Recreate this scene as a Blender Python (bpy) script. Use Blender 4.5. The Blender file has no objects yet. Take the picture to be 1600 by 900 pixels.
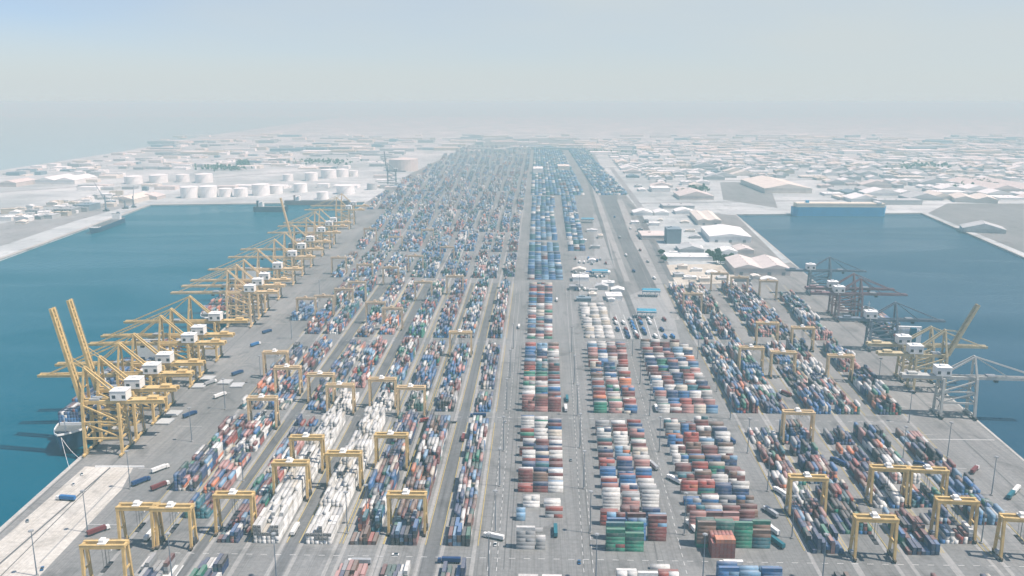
import bpy, math, random
import numpy as np
from mathutils import Vector, Matrix
from mathutils.geometry import tessellate_polygon

# ------------------------------------------------------------------ camera, sky, sun, exposure
sc = bpy.context.scene
COL = sc.collection
F_PX, CAM_H = 1300.0, 287.0
PITCH = math.atan(290 / 1300)
YAW = math.atan(40 / 1300 * math.cos(PITCH))
cam_data = bpy.data.cameras.new("camera")
cam = bpy.data.objects.new("camera", cam_data)
COL.objects.link(cam)
cam.location = (0, 0, CAM_H)
cam.rotation_euler = (math.pi / 2 - PITCH, 0, YAW)
cam_data.sensor_width = 36
cam_data.lens = 36 * F_PX / 1600
cam_data.clip_end = 80000
cam_data.clip_start = 1
sc.camera = cam

VEIL = (5.15, 5.7, 5.85, 1)
SUN_EL, SUN_AZ = 60, 103          # azimuth clockwise from +Y (straight ahead)
world = bpy.data.worlds.new("World")
sc.world = world
world.use_nodes = True
wn, wl = world.node_tree.nodes, world.node_tree.links
bg = wn["Background"]
sky = wn.new("ShaderNodeTexSky")
sky.sky_type = 'NISHITA'
sky.sun_disc = False
sky.sun_elevation = math.radians(SUN_EL)
sky.sun_rotation = math.radians(SUN_AZ)
sky.altitude = 0
sky.air_density = 1.0
sky.dust_density = 0.3
sky.ozone_density = 2.0
# thin veil of high haze over the blue sky: clearest towards the upper left, in soft drifts
tc = wn.new("ShaderNodeTexCoord")
wm = wn.new("ShaderNodeMapping")
wm.inputs["Scale"].default_value = (2.2, 2.2, 9.0)
wl.new(tc.outputs["Generated"], wm.inputs["Vector"])
wz = wn.new("ShaderNodeTexNoise")
wz.inputs["Scale"].default_value = 1.0
wz.inputs["Detail"].default_value = 3.0
wl.new(wm.outputs[0], wz.inputs["Vector"])
sx = wn.new("ShaderNodeSeparateXYZ")
wl.new(tc.outputs["Generated"], sx.inputs[0])


def wmath(op, a, b):
    m = wn.new("ShaderNodeMath")
    m.operation = op
    for i, v in enumerate((a, b)):
        if isinstance(v, (int, float)):
            m.inputs[i].default_value = v
        else:
            wl.new(v, m.inputs[i])
    return m.outputs[0]


def wrange(x, a, b, lo, hi):
    r = wn.new("ShaderNodeMapRange")
    for i, v in enumerate((a, b, lo, hi)):
        r.inputs[i + 1].default_value = v
    wl.new(x, r.inputs[0])
    return r.outputs[0]


veil = wmath('MULTIPLY', wrange(sx.outputs[0], -0.6, 0.05, 0.0, 1.0), 0.5)
veil = wmath('ADD', veil, wrange(wz.outputs["Fac"], 0.35, 0.65, 0.18, 0.5))
veil = wmath('MAXIMUM', veil, wrange(sx.outputs[2], 0.015, 0.115, 0.98, 0.0))
veil = wmath('MULTIPLY', veil, wrange(sx.outputs[2], 0.12, 0.55, 1.0, 0.12))
wmix = wn.new("ShaderNodeMix")
wmix.data_type = 'RGBA'
wl.new(wmath('MINIMUM', veil, 0.97), wmix.inputs[0])
tint = wn.new("ShaderNodeVectorMath")
tint.operation = 'MULTIPLY'
tint.inputs[1].default_value = (0.86, 0.92, 1.12)
wl.new(sky.outputs[0], tint.inputs[0])
wl.new(tint.outputs[0], wmix.inputs[6])
wmix.inputs[7].default_value = VEIL
wl.new(wmix.outputs[2], bg.inputs[0])
bg.inputs[1].default_value = 0.098

sun_d = bpy.data.lights.new("sun", 'SUN')
sun_d.energy = 4.85
sun_d.angle = math.radians(0.6)
sun_d.color = (1.0, 0.975, 0.885)
sun = bpy.data.objects.new("sun", sun_d)
COL.objects.link(sun)
_el, _az = math.radians(SUN_EL), math.radians(SUN_AZ)
to_sun = Vector((math.sin(_az) * math.cos(_el), math.cos(_az) * math.cos(_el), math.sin(_el)))
sun.rotation_euler = to_sun.to_track_quat('Z', 'Y').to_euler()

sc.view_settings.view_transform = 'Standard'
sc.view_settings.look = 'None'
sc.view_settings.gamma = 1
sc.view_settings.use_curve_mapping = False
sc.view_settings.exposure = 0.30
sc.render.engine = 'CYCLES'
sc.render.filter_size = 1.7
cy = sc.cycles
cy.use_denoising = True
cy.max_bounces = 4
cy.diffuse_bounces = 2
cy.glossy_bounces = 2
cy.volume_bounces = 0
cy.transmission_bounces = 2
cy.pixel_filter_type = 'BLACKMAN_HARRIS'
cy.filter_width = 1.5
HAZE_DENSITY = 0.00024
HAZE_COLOR = (0.52, 0.90, 0.95)

rnd = random.Random(11)


# ------------------------------------------------------------------ ground geometry measured from the camera
def G(px, py, z=0.0):
    """The world point at height z that lies at pixel (px, py) of the 1600x900 photograph."""
    b = (450 - py) / F_PX
    dx = (px - 800) / F_PX
    dy = math.cos(PITCH) + b * math.sin(PITCH)
    dz = -math.sin(PITCH) + b * math.cos(PITCH)
    c, s = math.cos(YAW), math.sin(YAW)
    t = (z - CAM_H) / dz
    return ((c * dx - s * dy) * t, (s * dx + c * dy) * t)


def PJ(x, y, z=0.0):
    c, s = math.cos(YAW), math.sin(YAW)
    dx, dy, dz = c * x + s * y, -s * x + c * y, z - CAM_H
    d = dy * math.cos(PITCH) - dz * math.sin(PITCH)
    v = dy * math.sin(PITCH) + dz * math.cos(PITCH)
    return 800 + F_PX * dx / d, 450 - F_PX * v / d, d


def quay_left(y):
    return -369.3 - 0.0712 * (y - 514)


def quay_right(y):
    return 402.2 + 0.0785 * (y - 650)


# ------------------------------------------------------------------ materials
MATS = {}


def mat(name, color, rough=0.7, metal=0.0, var=0.0, scale=0.3, spec=0.3):
    if name in MATS:
        return MATS[name]
    m = bpy.data.materials.new(name)
    m.use_nodes = True
    n, l = m.node_tree.nodes, m.node_tree.links
    b = n["Principled BSDF"]
    b.inputs["Roughness"].default_value = rough
    b.inputs["Metallic"].default_value = metal
    b.inputs["Specular IOR Level"].default_value = spec
    if var > 0:
        geo = n.new("ShaderNodeNewGeometry")
        nz = n.new("ShaderNodeTexNoise")
        nz.inputs["Scale"].default_value = scale
        nz.inputs["Detail"].default_value = 4
        l.new(geo.outputs["Position"], nz.inputs["Vector"])
        ramp = n.new("ShaderNodeMapRange")
        ramp.inputs[1].default_value = 0.3
        ramp.inputs[2].default_value = 0.7
        ramp.inputs[3].default_value = 1 - var
        ramp.inputs[4].default_value = 1 + var
        l.new(nz.outputs["Fac"], ramp.inputs[0])
        mix = n.new("ShaderNodeVectorMath")
        mix.operation = 'SCALE'
        mix.inputs[0].default_value = color
        l.new(ramp.outputs[0], mix.inputs["Scale"])
        l.new(mix.outputs[0], b.inputs["Base Color"])
    else:
        b.inputs["Base Color"].default_value = (*color, 1)
    MATS[name] = m
    return m


def ground_mat(name, c1, c2, c3, seam=0.0, streak=0.5, rough=0.9, sx=0.12, sy=0.006, big=0.012):
    """Mottled paving: large patches, streaks of tyre dirt that run along the lanes (+Y), slab joints."""
    m = bpy.data.materials.new(name)
    m.use_nodes = True
    n, l = m.node_tree.nodes, m.node_tree.links
    b = n["Principled BSDF"]
    b.inputs["Roughness"].default_value = rough
    b.inputs["Specular IOR Level"].default_value = 0.2
    geo = n.new("ShaderNodeNewGeometry")

    def noise(scale_vec, detail, dist=0.0):
        mp = n.new("ShaderNodeMapping")
        mp.inputs["Scale"].default_value = scale_vec
        l.new(geo.outputs["Position"], mp.inputs["Vector"])
        t = n.new("ShaderNodeTexNoise")
        t.inputs["Scale"].default_value = 1
        t.inputs["Detail"].default_value = detail
        t.inputs["Distortion"].default_value = dist
        l.new(mp.outputs[0], t.inputs["Vector"])
        return t.outputs["Fac"]

    def rng(x, a, bb, lo, hi):
        r = n.new("ShaderNodeMapRange")
        for i, v in enumerate((a, bb, lo, hi)):
            r.inputs[i + 1].default_value = v
        l.new(x, r.inputs[0])
        return r.outputs[0]

    def mixc(fac, a, bb):
        x = n.new("ShaderNodeMix")
        x.data_type = 'RGBA'
        l.new(fac, x.inputs[0])
        for i, v in ((6, a), (7, bb)):
            if isinstance(v, tuple):
                x.inputs[i].default_value = (*v, 1)
            else:
                l.new(v, x.inputs[i])
        return x.outputs[2]

    patch = noise((big, big * 0.6, 0), 6, 0.4)
    strk = noise((sx, sy, 0), 5, 0.2)
    fine = noise((0.35, 0.35, 0), 3)
    col = mixc(rng(patch, 0.35, 0.65, 0, 1), c1, c2)
    col = mixc(rng(strk, 0.45, 0.75, 0, streak), col, c3)
    sh = n.new("ShaderNodeVectorMath")
    sh.operation = 'SCALE'
    l.new(col, sh.inputs[0])
    f = rng(fine, 0.3, 0.7, 0.88, 1.12)

    def times(p, q):
        mu = n.new("ShaderNodeMath")
        mu.operation = 'MULTIPLY'
        l.new(p, mu.inputs[0])
        l.new(q, mu.inputs[1])
        return mu.outputs[0]
    f = times(f, rng(noise((0.045, 0.03, 0), 5, 0.8), 0.56, 0.68, 1.0, 0.74))      # oil and rubber stains
    f = times(f, rng(noise((0.9, 0.008, 0), 4, 0.1), 0.50, 0.66, 1.0, 0.80))       # tyre tracks along the lanes
    f = times(f, rng(noise((0.02, 0.35, 0), 3, 0.3), 0.60, 0.70, 1.0, 0.90))       # patched strips across
    if seam:
        br = n.new("ShaderNodeTexBrick")
        br.inputs["Scale"].default_value = 0.05
        br.inputs["Mortar Size"].default_value = 0.012
        br.inputs["Color1"].default_value = (1, 1, 1, 1)
        br.inputs["Color2"].default_value = (0.94, 0.94, 0.94, 1)
        br.inputs["Mortar"].default_value = (1 - seam,) * 3 + (1,)
        br.offset = 0
        l.new(geo.outputs["Position"], br.inputs["Vector"])
        mu = n.new("ShaderNodeMath")
        mu.operation = 'MULTIPLY'
        l.new(f, mu.inputs[0])
        l.new(br.outputs["Color"], mu.inputs[1])
        f = mu.outputs[0]
    l.new(f, sh.inputs["Scale"])
    l.new(sh.outputs[0], b.inputs["Base Color"])
    return m


def paint_mat(name, use_object):
    """Weathered container paint; the colour is each container's own paint."""
    m = bpy.data.materials.new(name)
    m.use_nodes = True
    n, l = m.node_tree.nodes, m.node_tree.links
    b = n["Principled BSDF"]
    b.inputs["Roughness"].default_value = 0.6
    b.inputs["Specular IOR Level"].default_value = 0.25
    if use_object:
        src = n.new("ShaderNodeObjectInfo").outputs["Color"]
    else:
        a = n.new("ShaderNodeVertexColor")
        a.layer_name = "paint"
        src = a.outputs["Color"]
    geo = n.new("ShaderNodeNewGeometry")
    nz = n.new("ShaderNodeTexNoise")
    nz.inputs["Scale"].default_value = 0.45
    nz.inputs["Detail"].default_value = 5
    l.new(geo.outputs["Position"], nz.inputs["Vector"])
    r = n.new("ShaderNodeMapRange")
    for i, v in enumerate((0.35, 0.75, 0.0, 0.45)):
        r.inputs[i + 1].default_value = v
    l.new(nz.outputs["Fac"], r.inputs[0])
    mx = n.new("ShaderNodeMix")
    mx.data_type = 'RGBA'
    l.new(r.outputs[0], mx.inputs[0])
    l.new(src, mx.inputs[6])
    mx.inputs[7].default_value = (0.22, 0.19, 0.17, 1)
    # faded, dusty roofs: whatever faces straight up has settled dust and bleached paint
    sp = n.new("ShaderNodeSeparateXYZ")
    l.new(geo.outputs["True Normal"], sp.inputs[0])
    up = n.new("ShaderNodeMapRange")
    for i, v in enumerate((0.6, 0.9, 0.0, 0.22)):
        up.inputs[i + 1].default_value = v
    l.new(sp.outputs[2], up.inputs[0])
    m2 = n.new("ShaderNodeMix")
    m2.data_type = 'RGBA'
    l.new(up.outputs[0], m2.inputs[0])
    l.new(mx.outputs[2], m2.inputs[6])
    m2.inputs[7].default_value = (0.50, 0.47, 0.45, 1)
    l.new(m2.outputs[2], b.inputs["Base Color"])
    return m


def water_mat(name, deep, rough=0.22, bump=0.6, patch=0.07):
    m = bpy.data.materials.new(name)
    m.use_nodes = True
    n, l = m.node_tree.nodes, m.node_tree.links
    b = n["Principled BSDF"]
    b.inputs["Roughness"].default_value = rough
    b.inputs["IOR"].default_value = 1.33
    b.inputs["Specular IOR Level"].default_value = 0.08
    geo = n.new("ShaderNodeNewGeometry")
    nz = n.new("ShaderNodeTexNoise")
    nz.inputs["Scale"].default_value = 0.12
    nz.inputs["Detail"].default_value = 6
    l.new(geo.outputs["Position"], nz.inputs["Vector"])
    bp = n.new("ShaderNodeBump")
    bp.inputs["Strength"].default_value = bump
    bp.inputs["Distance"].default_value = 1.0
    l.new(nz.outputs["Fac"], bp.inputs["Height"])
    l.new(bp.outputs[0], b.inputs["Normal"])
    mp = n.new("ShaderNodeMapping")
    mp.inputs["Scale"].default_value = (0.0022, 0.0075, 1)
    l.new(geo.outputs["Position"], mp.inputs["Vector"])
    n2 = n.new("ShaderNodeTexNoise")
    n2.inputs["Scale"].default_value = 1
    n2.inputs["Detail"].default_value = 5
    n2.inputs["Distortion"].default_value = 0.6
    l.new(mp.outputs[0], n2.inputs["Vector"])
    r = n.new("ShaderNodeMapRange")
    for i, v in enumerate((0.3, 0.7, 1 - patch, 1 + patch)):
        r.inputs[i + 1].default_value = v
    l.new(n2.outputs["Fac"], r.inputs[0])
    v = n.new("ShaderNodeVectorMath")
    v.operation = 'SCALE'
    v.inputs[0].default_value = deep
    r2 = n.new("ShaderNodeMapRange")
    for i, q in enumerate((0.42, 0.66, 0.01, 0.06)):
        r2.inputs[i + 1].default_value = q
    l.new(n2.outputs["Fac"], r2.inputs[0])
    l.new(r2.outputs[0], b.inputs["Specular IOR Level"])
    l.new(r.outputs[0], v.inputs["Scale"])
    l.new(v.outputs[0], b.inputs["Base Color"])
    return m


M_YARD = ground_mat("yard_concrete", (0.204, 0.201, 0.196), (0.257, 0.253, 0.249), (0.144, 0.141, 0.140), seam=0.12)
M_APRON = ground_mat("apron_concrete", (0.227, 0.220, 0.215), (0.287, 0.280, 0.272), (0.167, 0.163, 0.158), seam=0.15, streak=0.7)
M_ASPHALT = ground_mat("lane_asphalt", (0.144, 0.144, 0.146), (0.177, 0.177, 0.179), (0.098, 0.098, 0.101), streak=0.8, sx=0.35)
M_RUNWAY = ground_mat("runway_concrete", (0.302, 0.295, 0.287), (0.356, 0.347, 0.333), (0.249, 0.242, 0.234), streak=0.5)
M_PALE = ground_mat("pale_concrete", (0.521, 0.483, 0.428), (0.622, 0.588, 0.538), (0.420, 0.378, 0.328), seam=0.1, streak=0.5, sx=0.05, sy=0.02, big=0.03)
M_SAND = ground_mat("sand", (0.36, 0.385, 0.385), (0.60, 0.625, 0.62), (0.22, 0.24, 0.25), streak=0.6, sx=0.006, sy=0.02, big=0.004)
M_SANDLOT = ground_mat("sand_lot", (0.504, 0.454, 0.378), (0.588, 0.546, 0.470), (0.420, 0.378, 0.319), streak=0.5, sx=0.03, sy=0.03, big=0.02)
M_DARKLINE = mat("dark_joint", (0.13, 0.13, 0.13), 0.9)
M_WHITEPAINT = mat("road_paint", (0.72, 0.72, 0.70), 0.8)
M_WATER_L = water_mat("harbour_water", (0.0, 0.085, 0.135))
M_WATER_R = water_mat("dock_water", (0.022, 0.068, 0.115))
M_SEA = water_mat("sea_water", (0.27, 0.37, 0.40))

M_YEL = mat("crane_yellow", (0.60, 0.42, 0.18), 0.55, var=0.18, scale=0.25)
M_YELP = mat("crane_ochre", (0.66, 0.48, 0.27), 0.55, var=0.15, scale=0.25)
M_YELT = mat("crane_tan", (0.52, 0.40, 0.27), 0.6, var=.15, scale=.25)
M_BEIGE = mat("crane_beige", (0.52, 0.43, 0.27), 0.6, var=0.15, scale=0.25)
M_WHITEC = mat("crane_white", (0.47, 0.46, 0.43), 0.55, var=0.1, scale=0.25)
M_GREYC = mat("crane_grey", (0.16, 0.19, 0.23), 0.55, var=0.15, scale=0.25)
M_REDC = mat("crane_rust", (0.23, 0.15, 0.16), 0.6, var=0.15, scale=0.25)
M_HOUSE = mat("house_white", (0.78, 0.76, 0.72), 0.6, var=0.08, scale=0.4)
M_DARK = mat("dark_steel", (0.06, 0.06, 0.065), 0.7)
M_RUBBER = mat("rubber", (0.03, 0.03, 0.03), 0.9)
M_GREYST = mat("galvanised_steel", (0.33, 0.34, 0.35), 0.6, var=0.1, scale=0.5)
M_GLASS = mat("dark_glass", (0.03, 0.045, 0.06), 0.15, spec=0.5)
M_WHITE = mat("white_paint", (0.80, 0.80, 0.78), 0.5, var=0.06, scale=0.3)
M_BLUE = mat("blue_paint", (0.03, 0.14, 0.34), 0.5, var=0.12, scale=0.3)
M_NAVYHULL = mat("navy_hull", (0.014, 0.055, 0.12), 0.5, var=0.15, scale=0.1)
M_TEALHULL = mat("teal_hull", (0.02, 0.12, 0.19), 0.5, var=0.15, scale=0.1)
M_BLUEHULL = mat("bright_blue_hull", (0.012, 0.26, 0.50), 0.5, var=0.1, scale=0.05)
M_DECK = mat("ship_deck", (0.13, 0.14, 0.145), 0.8, var=0.2, scale=0.2)
M_TEALROOF = mat("canopy_blue_roof", (0.06, 0.28, 0.40), 0.5, var=0.1, scale=0.3)
M_TRUNK = mat("bark", (0.09, 0.065, 0.045), 0.9)
M_LEAF = mat("leaves", (0.05, 0.085, 0.04), 0.8, var=0.5, scale=0.5)


# ------------------------------------------------------------------ mesh collector
class MB:
    def __init__(self):
        self.v, self.f, self.mi = [], [], []

    def add(self, verts, faces, mi=0):
        k = len(self.v)
        self.v += [tuple(p) for p in verts]
        self.f += [tuple(i + k for i in f) for f in faces]
        self.mi += [mi] * len(faces)
        return self

    def box(self, x0, x1, y0, y1, z0, z1, mi=0):
        return self.add([(x0, y0, z0), (x1, y0, z0), (x1, y1, z0), (x0, y1, z0), (x0, y0, z1), (x1, y0, z1), (x1, y1, z1), (x0, y1, z1)],
                        [(0, 3, 2, 1), (4, 5, 6, 7), (0, 1, 5, 4), (1, 2, 6, 5), (2, 3, 7, 6), (3, 0, 4, 7)], mi)

    def bar(self, a, b, w, h=None, mi=0, w2=None, h2=None):
        """A rectangular beam from a to b: w across (horizontal), h the other way; w2, h2 at the far end."""
        h = h or w
        w2, h2 = w2 or w, h2 or h
        a, b = Vector(a), Vector(b)
        d = (b - a).normalized()
        up = Vector((0, 0, 1)) if abs(d.z) < 0.95 else Vector((0, 1, 0))
        s = d.cross(up).normalized()
        t = s.cross(d).normalized()
        vs = []
        for p, ww, hh in ((a, w, h), (b, w2, h2)):
            for i, j in ((-1, -1), (1, -1), (1, 1), (-1, 1)):
                vs.append(p + s * (i * ww / 2) + t * (j * hh / 2))
        return self.add(vs, [(3, 2, 1, 0), (4, 5, 6, 7), (0, 1, 5, 4), (1, 2, 6, 5), (2, 3, 7, 6), (3, 0, 4, 7)], mi)

    def cyl(self, a, b, r, n=12, r2=None, mi=0):
        a, b = Vector(a), Vector(b)
        r2 = r if r2 is None else r2
        d = (b - a).normalized()
        up = Vector((0, 0, 1)) if abs(d.z) < 0.9 else Vector((1, 0, 0))
        s = d.cross(up).normalized()
        t = s.cross(d).normalized()
        vs = [p + (s * math.cos(2 * math.pi * i / n) + t * math.sin(2 * math.pi * i / n)) * q for p, q in ((a, r), (b, r2)) for i in range(n)]
        fs = [(i, i + n, (i + 1) % n + n, (i + 1) % n) for i in range(n)]
        fs += [tuple(range(n)), tuple(range(2 * n - 1, n - 1, -1))]
        return self.add(vs, fs, mi)

    def mesh(self, name, mats):
        me = bpy.data.meshes.new(name)
        me.from_pydata(self.v, [], self.f)
        for m in (mats if isinstance(mats, (list, tuple)) else [mats]):
            me.materials.append(m)
        if any(self.mi):
            me.polygons.foreach_set("material_index", self.mi)
        me.update()
        return me

    def build(self, name, mats, parent=None):
        o = bpy.data.objects.new(name, self.mesh(name, mats))
        COL.objects.link(o)
        if parent is not None:
            o.parent = parent
        return o


USED = {}


def tag(o, label=None, cat=None, group=None, kind=None):
    if label:
        o["label"] = label
    if cat:
        o["category"] = cat
    if group:
        o["group"] = group
    if kind:
        o["kind"] = kind
    return o


def empty(name, loc=(0, 0, 0), rz=0.0):
    o = bpy.data.objects.new(name, None)
    o.location = loc
    o.rotation_euler = (0, 0, rz)
    o.empty_display_size = 1
    COL.objects.link(o)
    return o


CHILDREN = {}


def kids(o):
    return list(o.children)


def copy_tree(o, loc=None, rz=None, label=None, parent=None):
    c = o.copy()
    COL.objects.link(c)
    c.parent = parent
    if loc is not None:
        c.location = loc
    if rz is not None:
        c.rotation_euler = (0, 0, rz)
    if label:
        c["label"] = label
    for ch in SNAP.get(o.name, []):
        copy_tree(ch, parent=c)
    return c


SNAP = {}


def snap(o):
    """Remember the tree under a prototype, so that copying needs no scene-wide search."""
    SNAP[o.name] = list(o.children)
    for ch in SNAP[o.name]:
        snap(ch)
    return o


LAYER = [0]


def sheet(name, pts, z, m, holes=(), wall=0.0, cat=None):
    LAYER[0] += 1
    z += 0.0013 * LAYER[0]
    polys = [[Vector((x, y, z)) for x, y in pts]] + [[Vector((x, y, z)) for x, y in h] for h in holes]
    tris = tessellate_polygon(polys)
    vs = [p for poly in polys for p in poly]
    fs = []
    for t in tris:
        a, b, c = (vs[i] for i in t)
        fs.append(t if (b - a).cross(c - a).z > 0 else (t[0], t[2], t[1]))
    mb = MB().add(vs, fs)
    if wall:
        for h in holes:
            nh = len(h)
            for i in range(nh):
                (x0, y0), (x1, y1) = h[i], h[(i + 1) % nh]
                mb.add([(x0, y0, z), (x1, y1, z), (x1, y1, z - wall), (x0, y0, z - wall)], [(0, 1, 2, 3)])
    o = mb.build(name, m)
    tag(o, kind="structure")
    return o


def strip(name, a, b, w, z, m):
    """A straight ribbon of ground from a to b."""
    LAYER[0] += 1
    z += 0.0013 * LAYER[0]
    a, b = Vector((*a, z)), Vector((*b, z))
    s = (b - a).normalized().cross(Vector((0, 0, 1))) * (w / 2)
    o = MB().add([a - s, a + s, b + s, b - s], [(0, 1, 2, 3)]).build(name, m)
    # face up
    if o.data.polygons[0].normal.z < 0:
        o.data.flip_normals()
    return tag(o, kind="structure")


# ================================================================== SETTING
FAR = 18000
yq_far = 2440
p_corner, p_shore = G(235, 320), G(0, 405)
d_sh = ((p_shore[0] - p_corner[0]), (p_shore[1] - p_corner[1]))
kk = (p_shore[1] + 600) / -d_sh[1]
basin_left = [(quay_left(-600), -600), (quay_left(yq_far), yq_far), p_corner, p_shore, (p_shore[0] + d_sh[0] * kk, -600)]
r1, r2, r3 = G(1150, 335), G(1440, 333), G(1600, 402)
d_r = (r3[0] - r2[0], r3[1] - r2[1])
kr = (r3[1] + 600) / -d_r[1]
basin_right = [(quay_right(-600), -600), (r3[0] + d_r[0] * kr, -600), r3, r2, r1]
s1, s2, s3 = G(0, 266), G(190, 237), G(310, 214)
sea_poly = [(s1[0] - 2500, s1[1] - 900), s1, s2, s3, (s3[0] - 1000, 16500), (-17000, 16500), (-17000, s1[1] - 900)]

sheet("ground", [(-FAR, -700), (FAR, -700), (FAR, FAR), (-FAR, FAR)], 0.0, M_SAND, holes=[basin_left, basin_right, sea_poly], wall=7)
grow = 40


def fat(poly, g=20):
    cx = sum(p[0] for p in poly) / len(poly)
    cy_ = sum(p[1] for p in poly) / len(poly)
    out = []
    for x, y in poly:
        d = math.hypot(x - cx, y - cy_)
        out.append((x + (x - cx) / d * g, y + (y - cy_) / d * g))
    return out


sheet("water", fat(basin_left), -3.6, M_WATER_L)
sheet("water", fat(basin_right), -3.6, M_WATER_R)
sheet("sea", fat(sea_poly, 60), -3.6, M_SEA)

# terminal paving: apron along both quays, the yard between
sheet("yard_pavement", [(quay_left(-300) + 2, -300), (quay_right(-300) - 2, -300), (quay_right(1520) - 2, 1520), G(1060, 440), G(1000, 330), G(940, 262), G(925, 232), G(905, 216), G(760, 216), G(700, 243), G(640, 272), (quay_left(2430) + 4, 2430)], 0.03, M_YARD)
sheet("quay_apron", [(quay_left(-300) + 2.5, -300), (quay_left(-300) + 70, -300), (quay_left(2420) + 62, 2420), (quay_left(2420) + 2.5, 2420)], 0.06, M_APRON)
sheet("quay_apron", [(quay_right(-300) - 75, -300), (quay_right(-300) - 2.5, -300), (quay_right(1500) - 2.5, 1500), (quay_right(1500) - 70, 1500)], 0.06, M_APRON)
M_COPING = ground_mat("coping_concrete", (0.420, 0.403, 0.378), (0.487, 0.470, 0.437), (0.336, 0.319, 0.302), streak=0.4)


def coping(a, b, side, w=3.0):
    a, b = Vector((*a, 0)), Vector((*b, 0))
    d = (b - a).normalized()
    s = d.cross(Vector((0, 0, 1))) * side
    mb = MB()
    p = [a - s * 0.3, a + s * w, b + s * w, b - s * 0.3]
    z0, z1 = -0.8, 0.18
    vs = [(q.x, q.y, z0) for q in p] + [(q.x, q.y, z1) for q in p]
    mb.add(vs, [(0, 3, 2, 1), (4, 5, 6, 7), (0, 1, 5, 4), (1, 2, 6, 5), (2, 3, 7, 6), (3, 0, 4, 7)])
    return tag(mb.build("quay_kerb", M_COPING), kind="structure")


coping((quay_left(-300), -300), (quay_left(2440), 2440), 1)
coping((quay_right(-300), -300), r1, -1)
coping(p_corner, (quay_left(2440) - 2, 2440), -1, 22)
coping(p_shore, p_corner, -1, 9)
coping(r1, r2, -1, 6)
coping(r2, r3, -1, 4)

# pale new concrete strip of quay at lower left, with joints
pale = [G(133, 729), G(208, 731), G(190, 765), G(60, 902), G(-60, 1010), (quay_left(360) + 6, 360), ]
sheet("pale_pavement", pale, 0.09, M_PALE)
strip("road_joint", G(172, 731), G(-20, 898), 1.6, 0.12, M_DARKLINE)
strip("road_joint", G(203, 733), G(62, 880), 1.2, 0.12, M_RUNWAY)
sheet("pale_pavement", [G(236, 876), G(296, 874), G(288, 905), G(214, 905)], 0.09, ground_mat("white_pad", (0.62, 0.62, 0.60), (0.70, 0.70, 0.68), (0.5, 0.5, 0.49), seam=0.06))

# ------------------------------------------------------------------ container rows: each block is two straight lines on the ground
RD = {"P": "row beside the left quay apron", "Q": "second row from the left quay", "L": "multicoloured row left of white reefers",
      "W": "left white reefer row", "V": "right white reefer row", "A": "row just right of white reefers",
      "B": "middle row left of central road", "C": "narrow row left of central road",
      "D": "crosswise stacks right of central road", "E": "crosswise stacks behind the green front", "K": "crosswise stacks behind the red block",
      "R": "slanting row beside the crosswise stacks", "S": "second slanting right-hand row", "T": "third slanting right-hand row",
      "U": "fourth slanting right-hand row", "X": "slanting row beside right quay apron"}
LINES = {"P": ((203, 245, 850), (310, 350, 700)), "Q": ((255, 300, 850), (355, 398, 700)), "L": ((335, 382, 850), (420, 462, 700)),
         "W": ((395, 437, 850), (466, 508, 700)), "V": ((477, 520, 850), (554, 592, 700)), "A": ((546, 590, 850), (602, 640, 700)),
         "B": ((609, 655, 850), (658, 700, 700)), "C": ((699, 737, 850), (730, 764, 700)),
         "R": ((1258, 1312, 850), (1154, 1185, 650)), "S": ((1320, 1375, 850), (1190, 1226, 650)), "T": ((1405, 1455, 850), (1255, 1295, 650)),
         "U": ((1468, 1520, 850), (1300, 1338, 650)), "X": ((1540, 1600, 850), (1374, 1408, 656))}
FAR_C = {"P": 493, "Q": 527, "L": 577, "W": 609, "V": 656, "A": 695, "B": 734, "C": 778, "R": 1092, "S": 1128, "T": 1184, "U": 1216, "X": 1272}
BLOCK = {}
for k, (n_, f_) in LINES.items():
    a, b = G((n_[0] + n_[1]) / 2, n_[2]), G(FAR_C[k], 515)
    sl = (b[0] - a[0]) / (b[1] - a[1])
    w = min(20.0, max(16.0, (G(n_[1], n_[2])[0] - G(n_[0], n_[2])[0])))
    BLOCK[k] = (a[0] - sl * a[1], sl, w)          # centre x = c0 + sl*y


def bx(k, y):
    c0, sl, w = BLOCK[k]
    return c0 + sl * y


CROSS = [(473, 497), (719, 741), (970, 994), (1322, 1348)]
for y0, y1 in CROSS:
    xr = quay_right(y0) - 78
    sheet("road", [(quay_left(y0) + 92, y0 - 2), (xr, y0), (xr, y1), (quay_left(y1) + 92, y1 - 2)], 0.10,
          M_YARD)
for k in BLOCK:
    c0, sl, w = BLOCK[k]
    ye = 2400 if k in "PQLWVABC" else 1320
    for s in (-1, 1):
        off = s * (w / 2 + 2.4)
        strip("road_runway", (c0 + sl * 380 + off, 380), (c0 + sl * ye + off, ye), 2.6, 0.13, M_RUNWAY)
for ka, kb in (("Q", "L"), ("W", "V"), ("A", "B"), ("B", "C")):
    for y0, y1 in ((380, 1320), (1350, 2300)):
        xa0, xb0 = bx(ka, y0) + BLOCK[ka][2] / 2 + 4.6, bx(kb, y0) - BLOCK[kb][2] / 2 - 4.6
        y1_ = 1320 if y0 < 1000 else 2000
        xa1, xb1 = bx(ka, y1_) + BLOCK[ka][2] / 2 + 4.6, bx(kb, y1_) - BLOCK[kb][2] / 2 - 4.6
        if y0 > 1000:
            continue
        sheet("road", [(xa0, y0), (xb0, y0), (xb1, y1_), (xa1, y1_)], 0.07, M_ASPHALT)
for px0, px1 in ((775, 807), (787, 812), (797, 815), (913, 889), (925, 895), (1030, 965), (760, 800)):
    strip("road_joint", G(px0, 890), G(px1, 540), 0.55, 0.16, M_DARKLINE)
for ka, kb in (("C", "C"), ):
    xa = bx("C", 400) + 13
    sheet("road", [(xa, 380), (xa + 14, 380), (xa + 16, 2600), (xa - 2, 2600)], 0.07, M_YARD)
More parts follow.
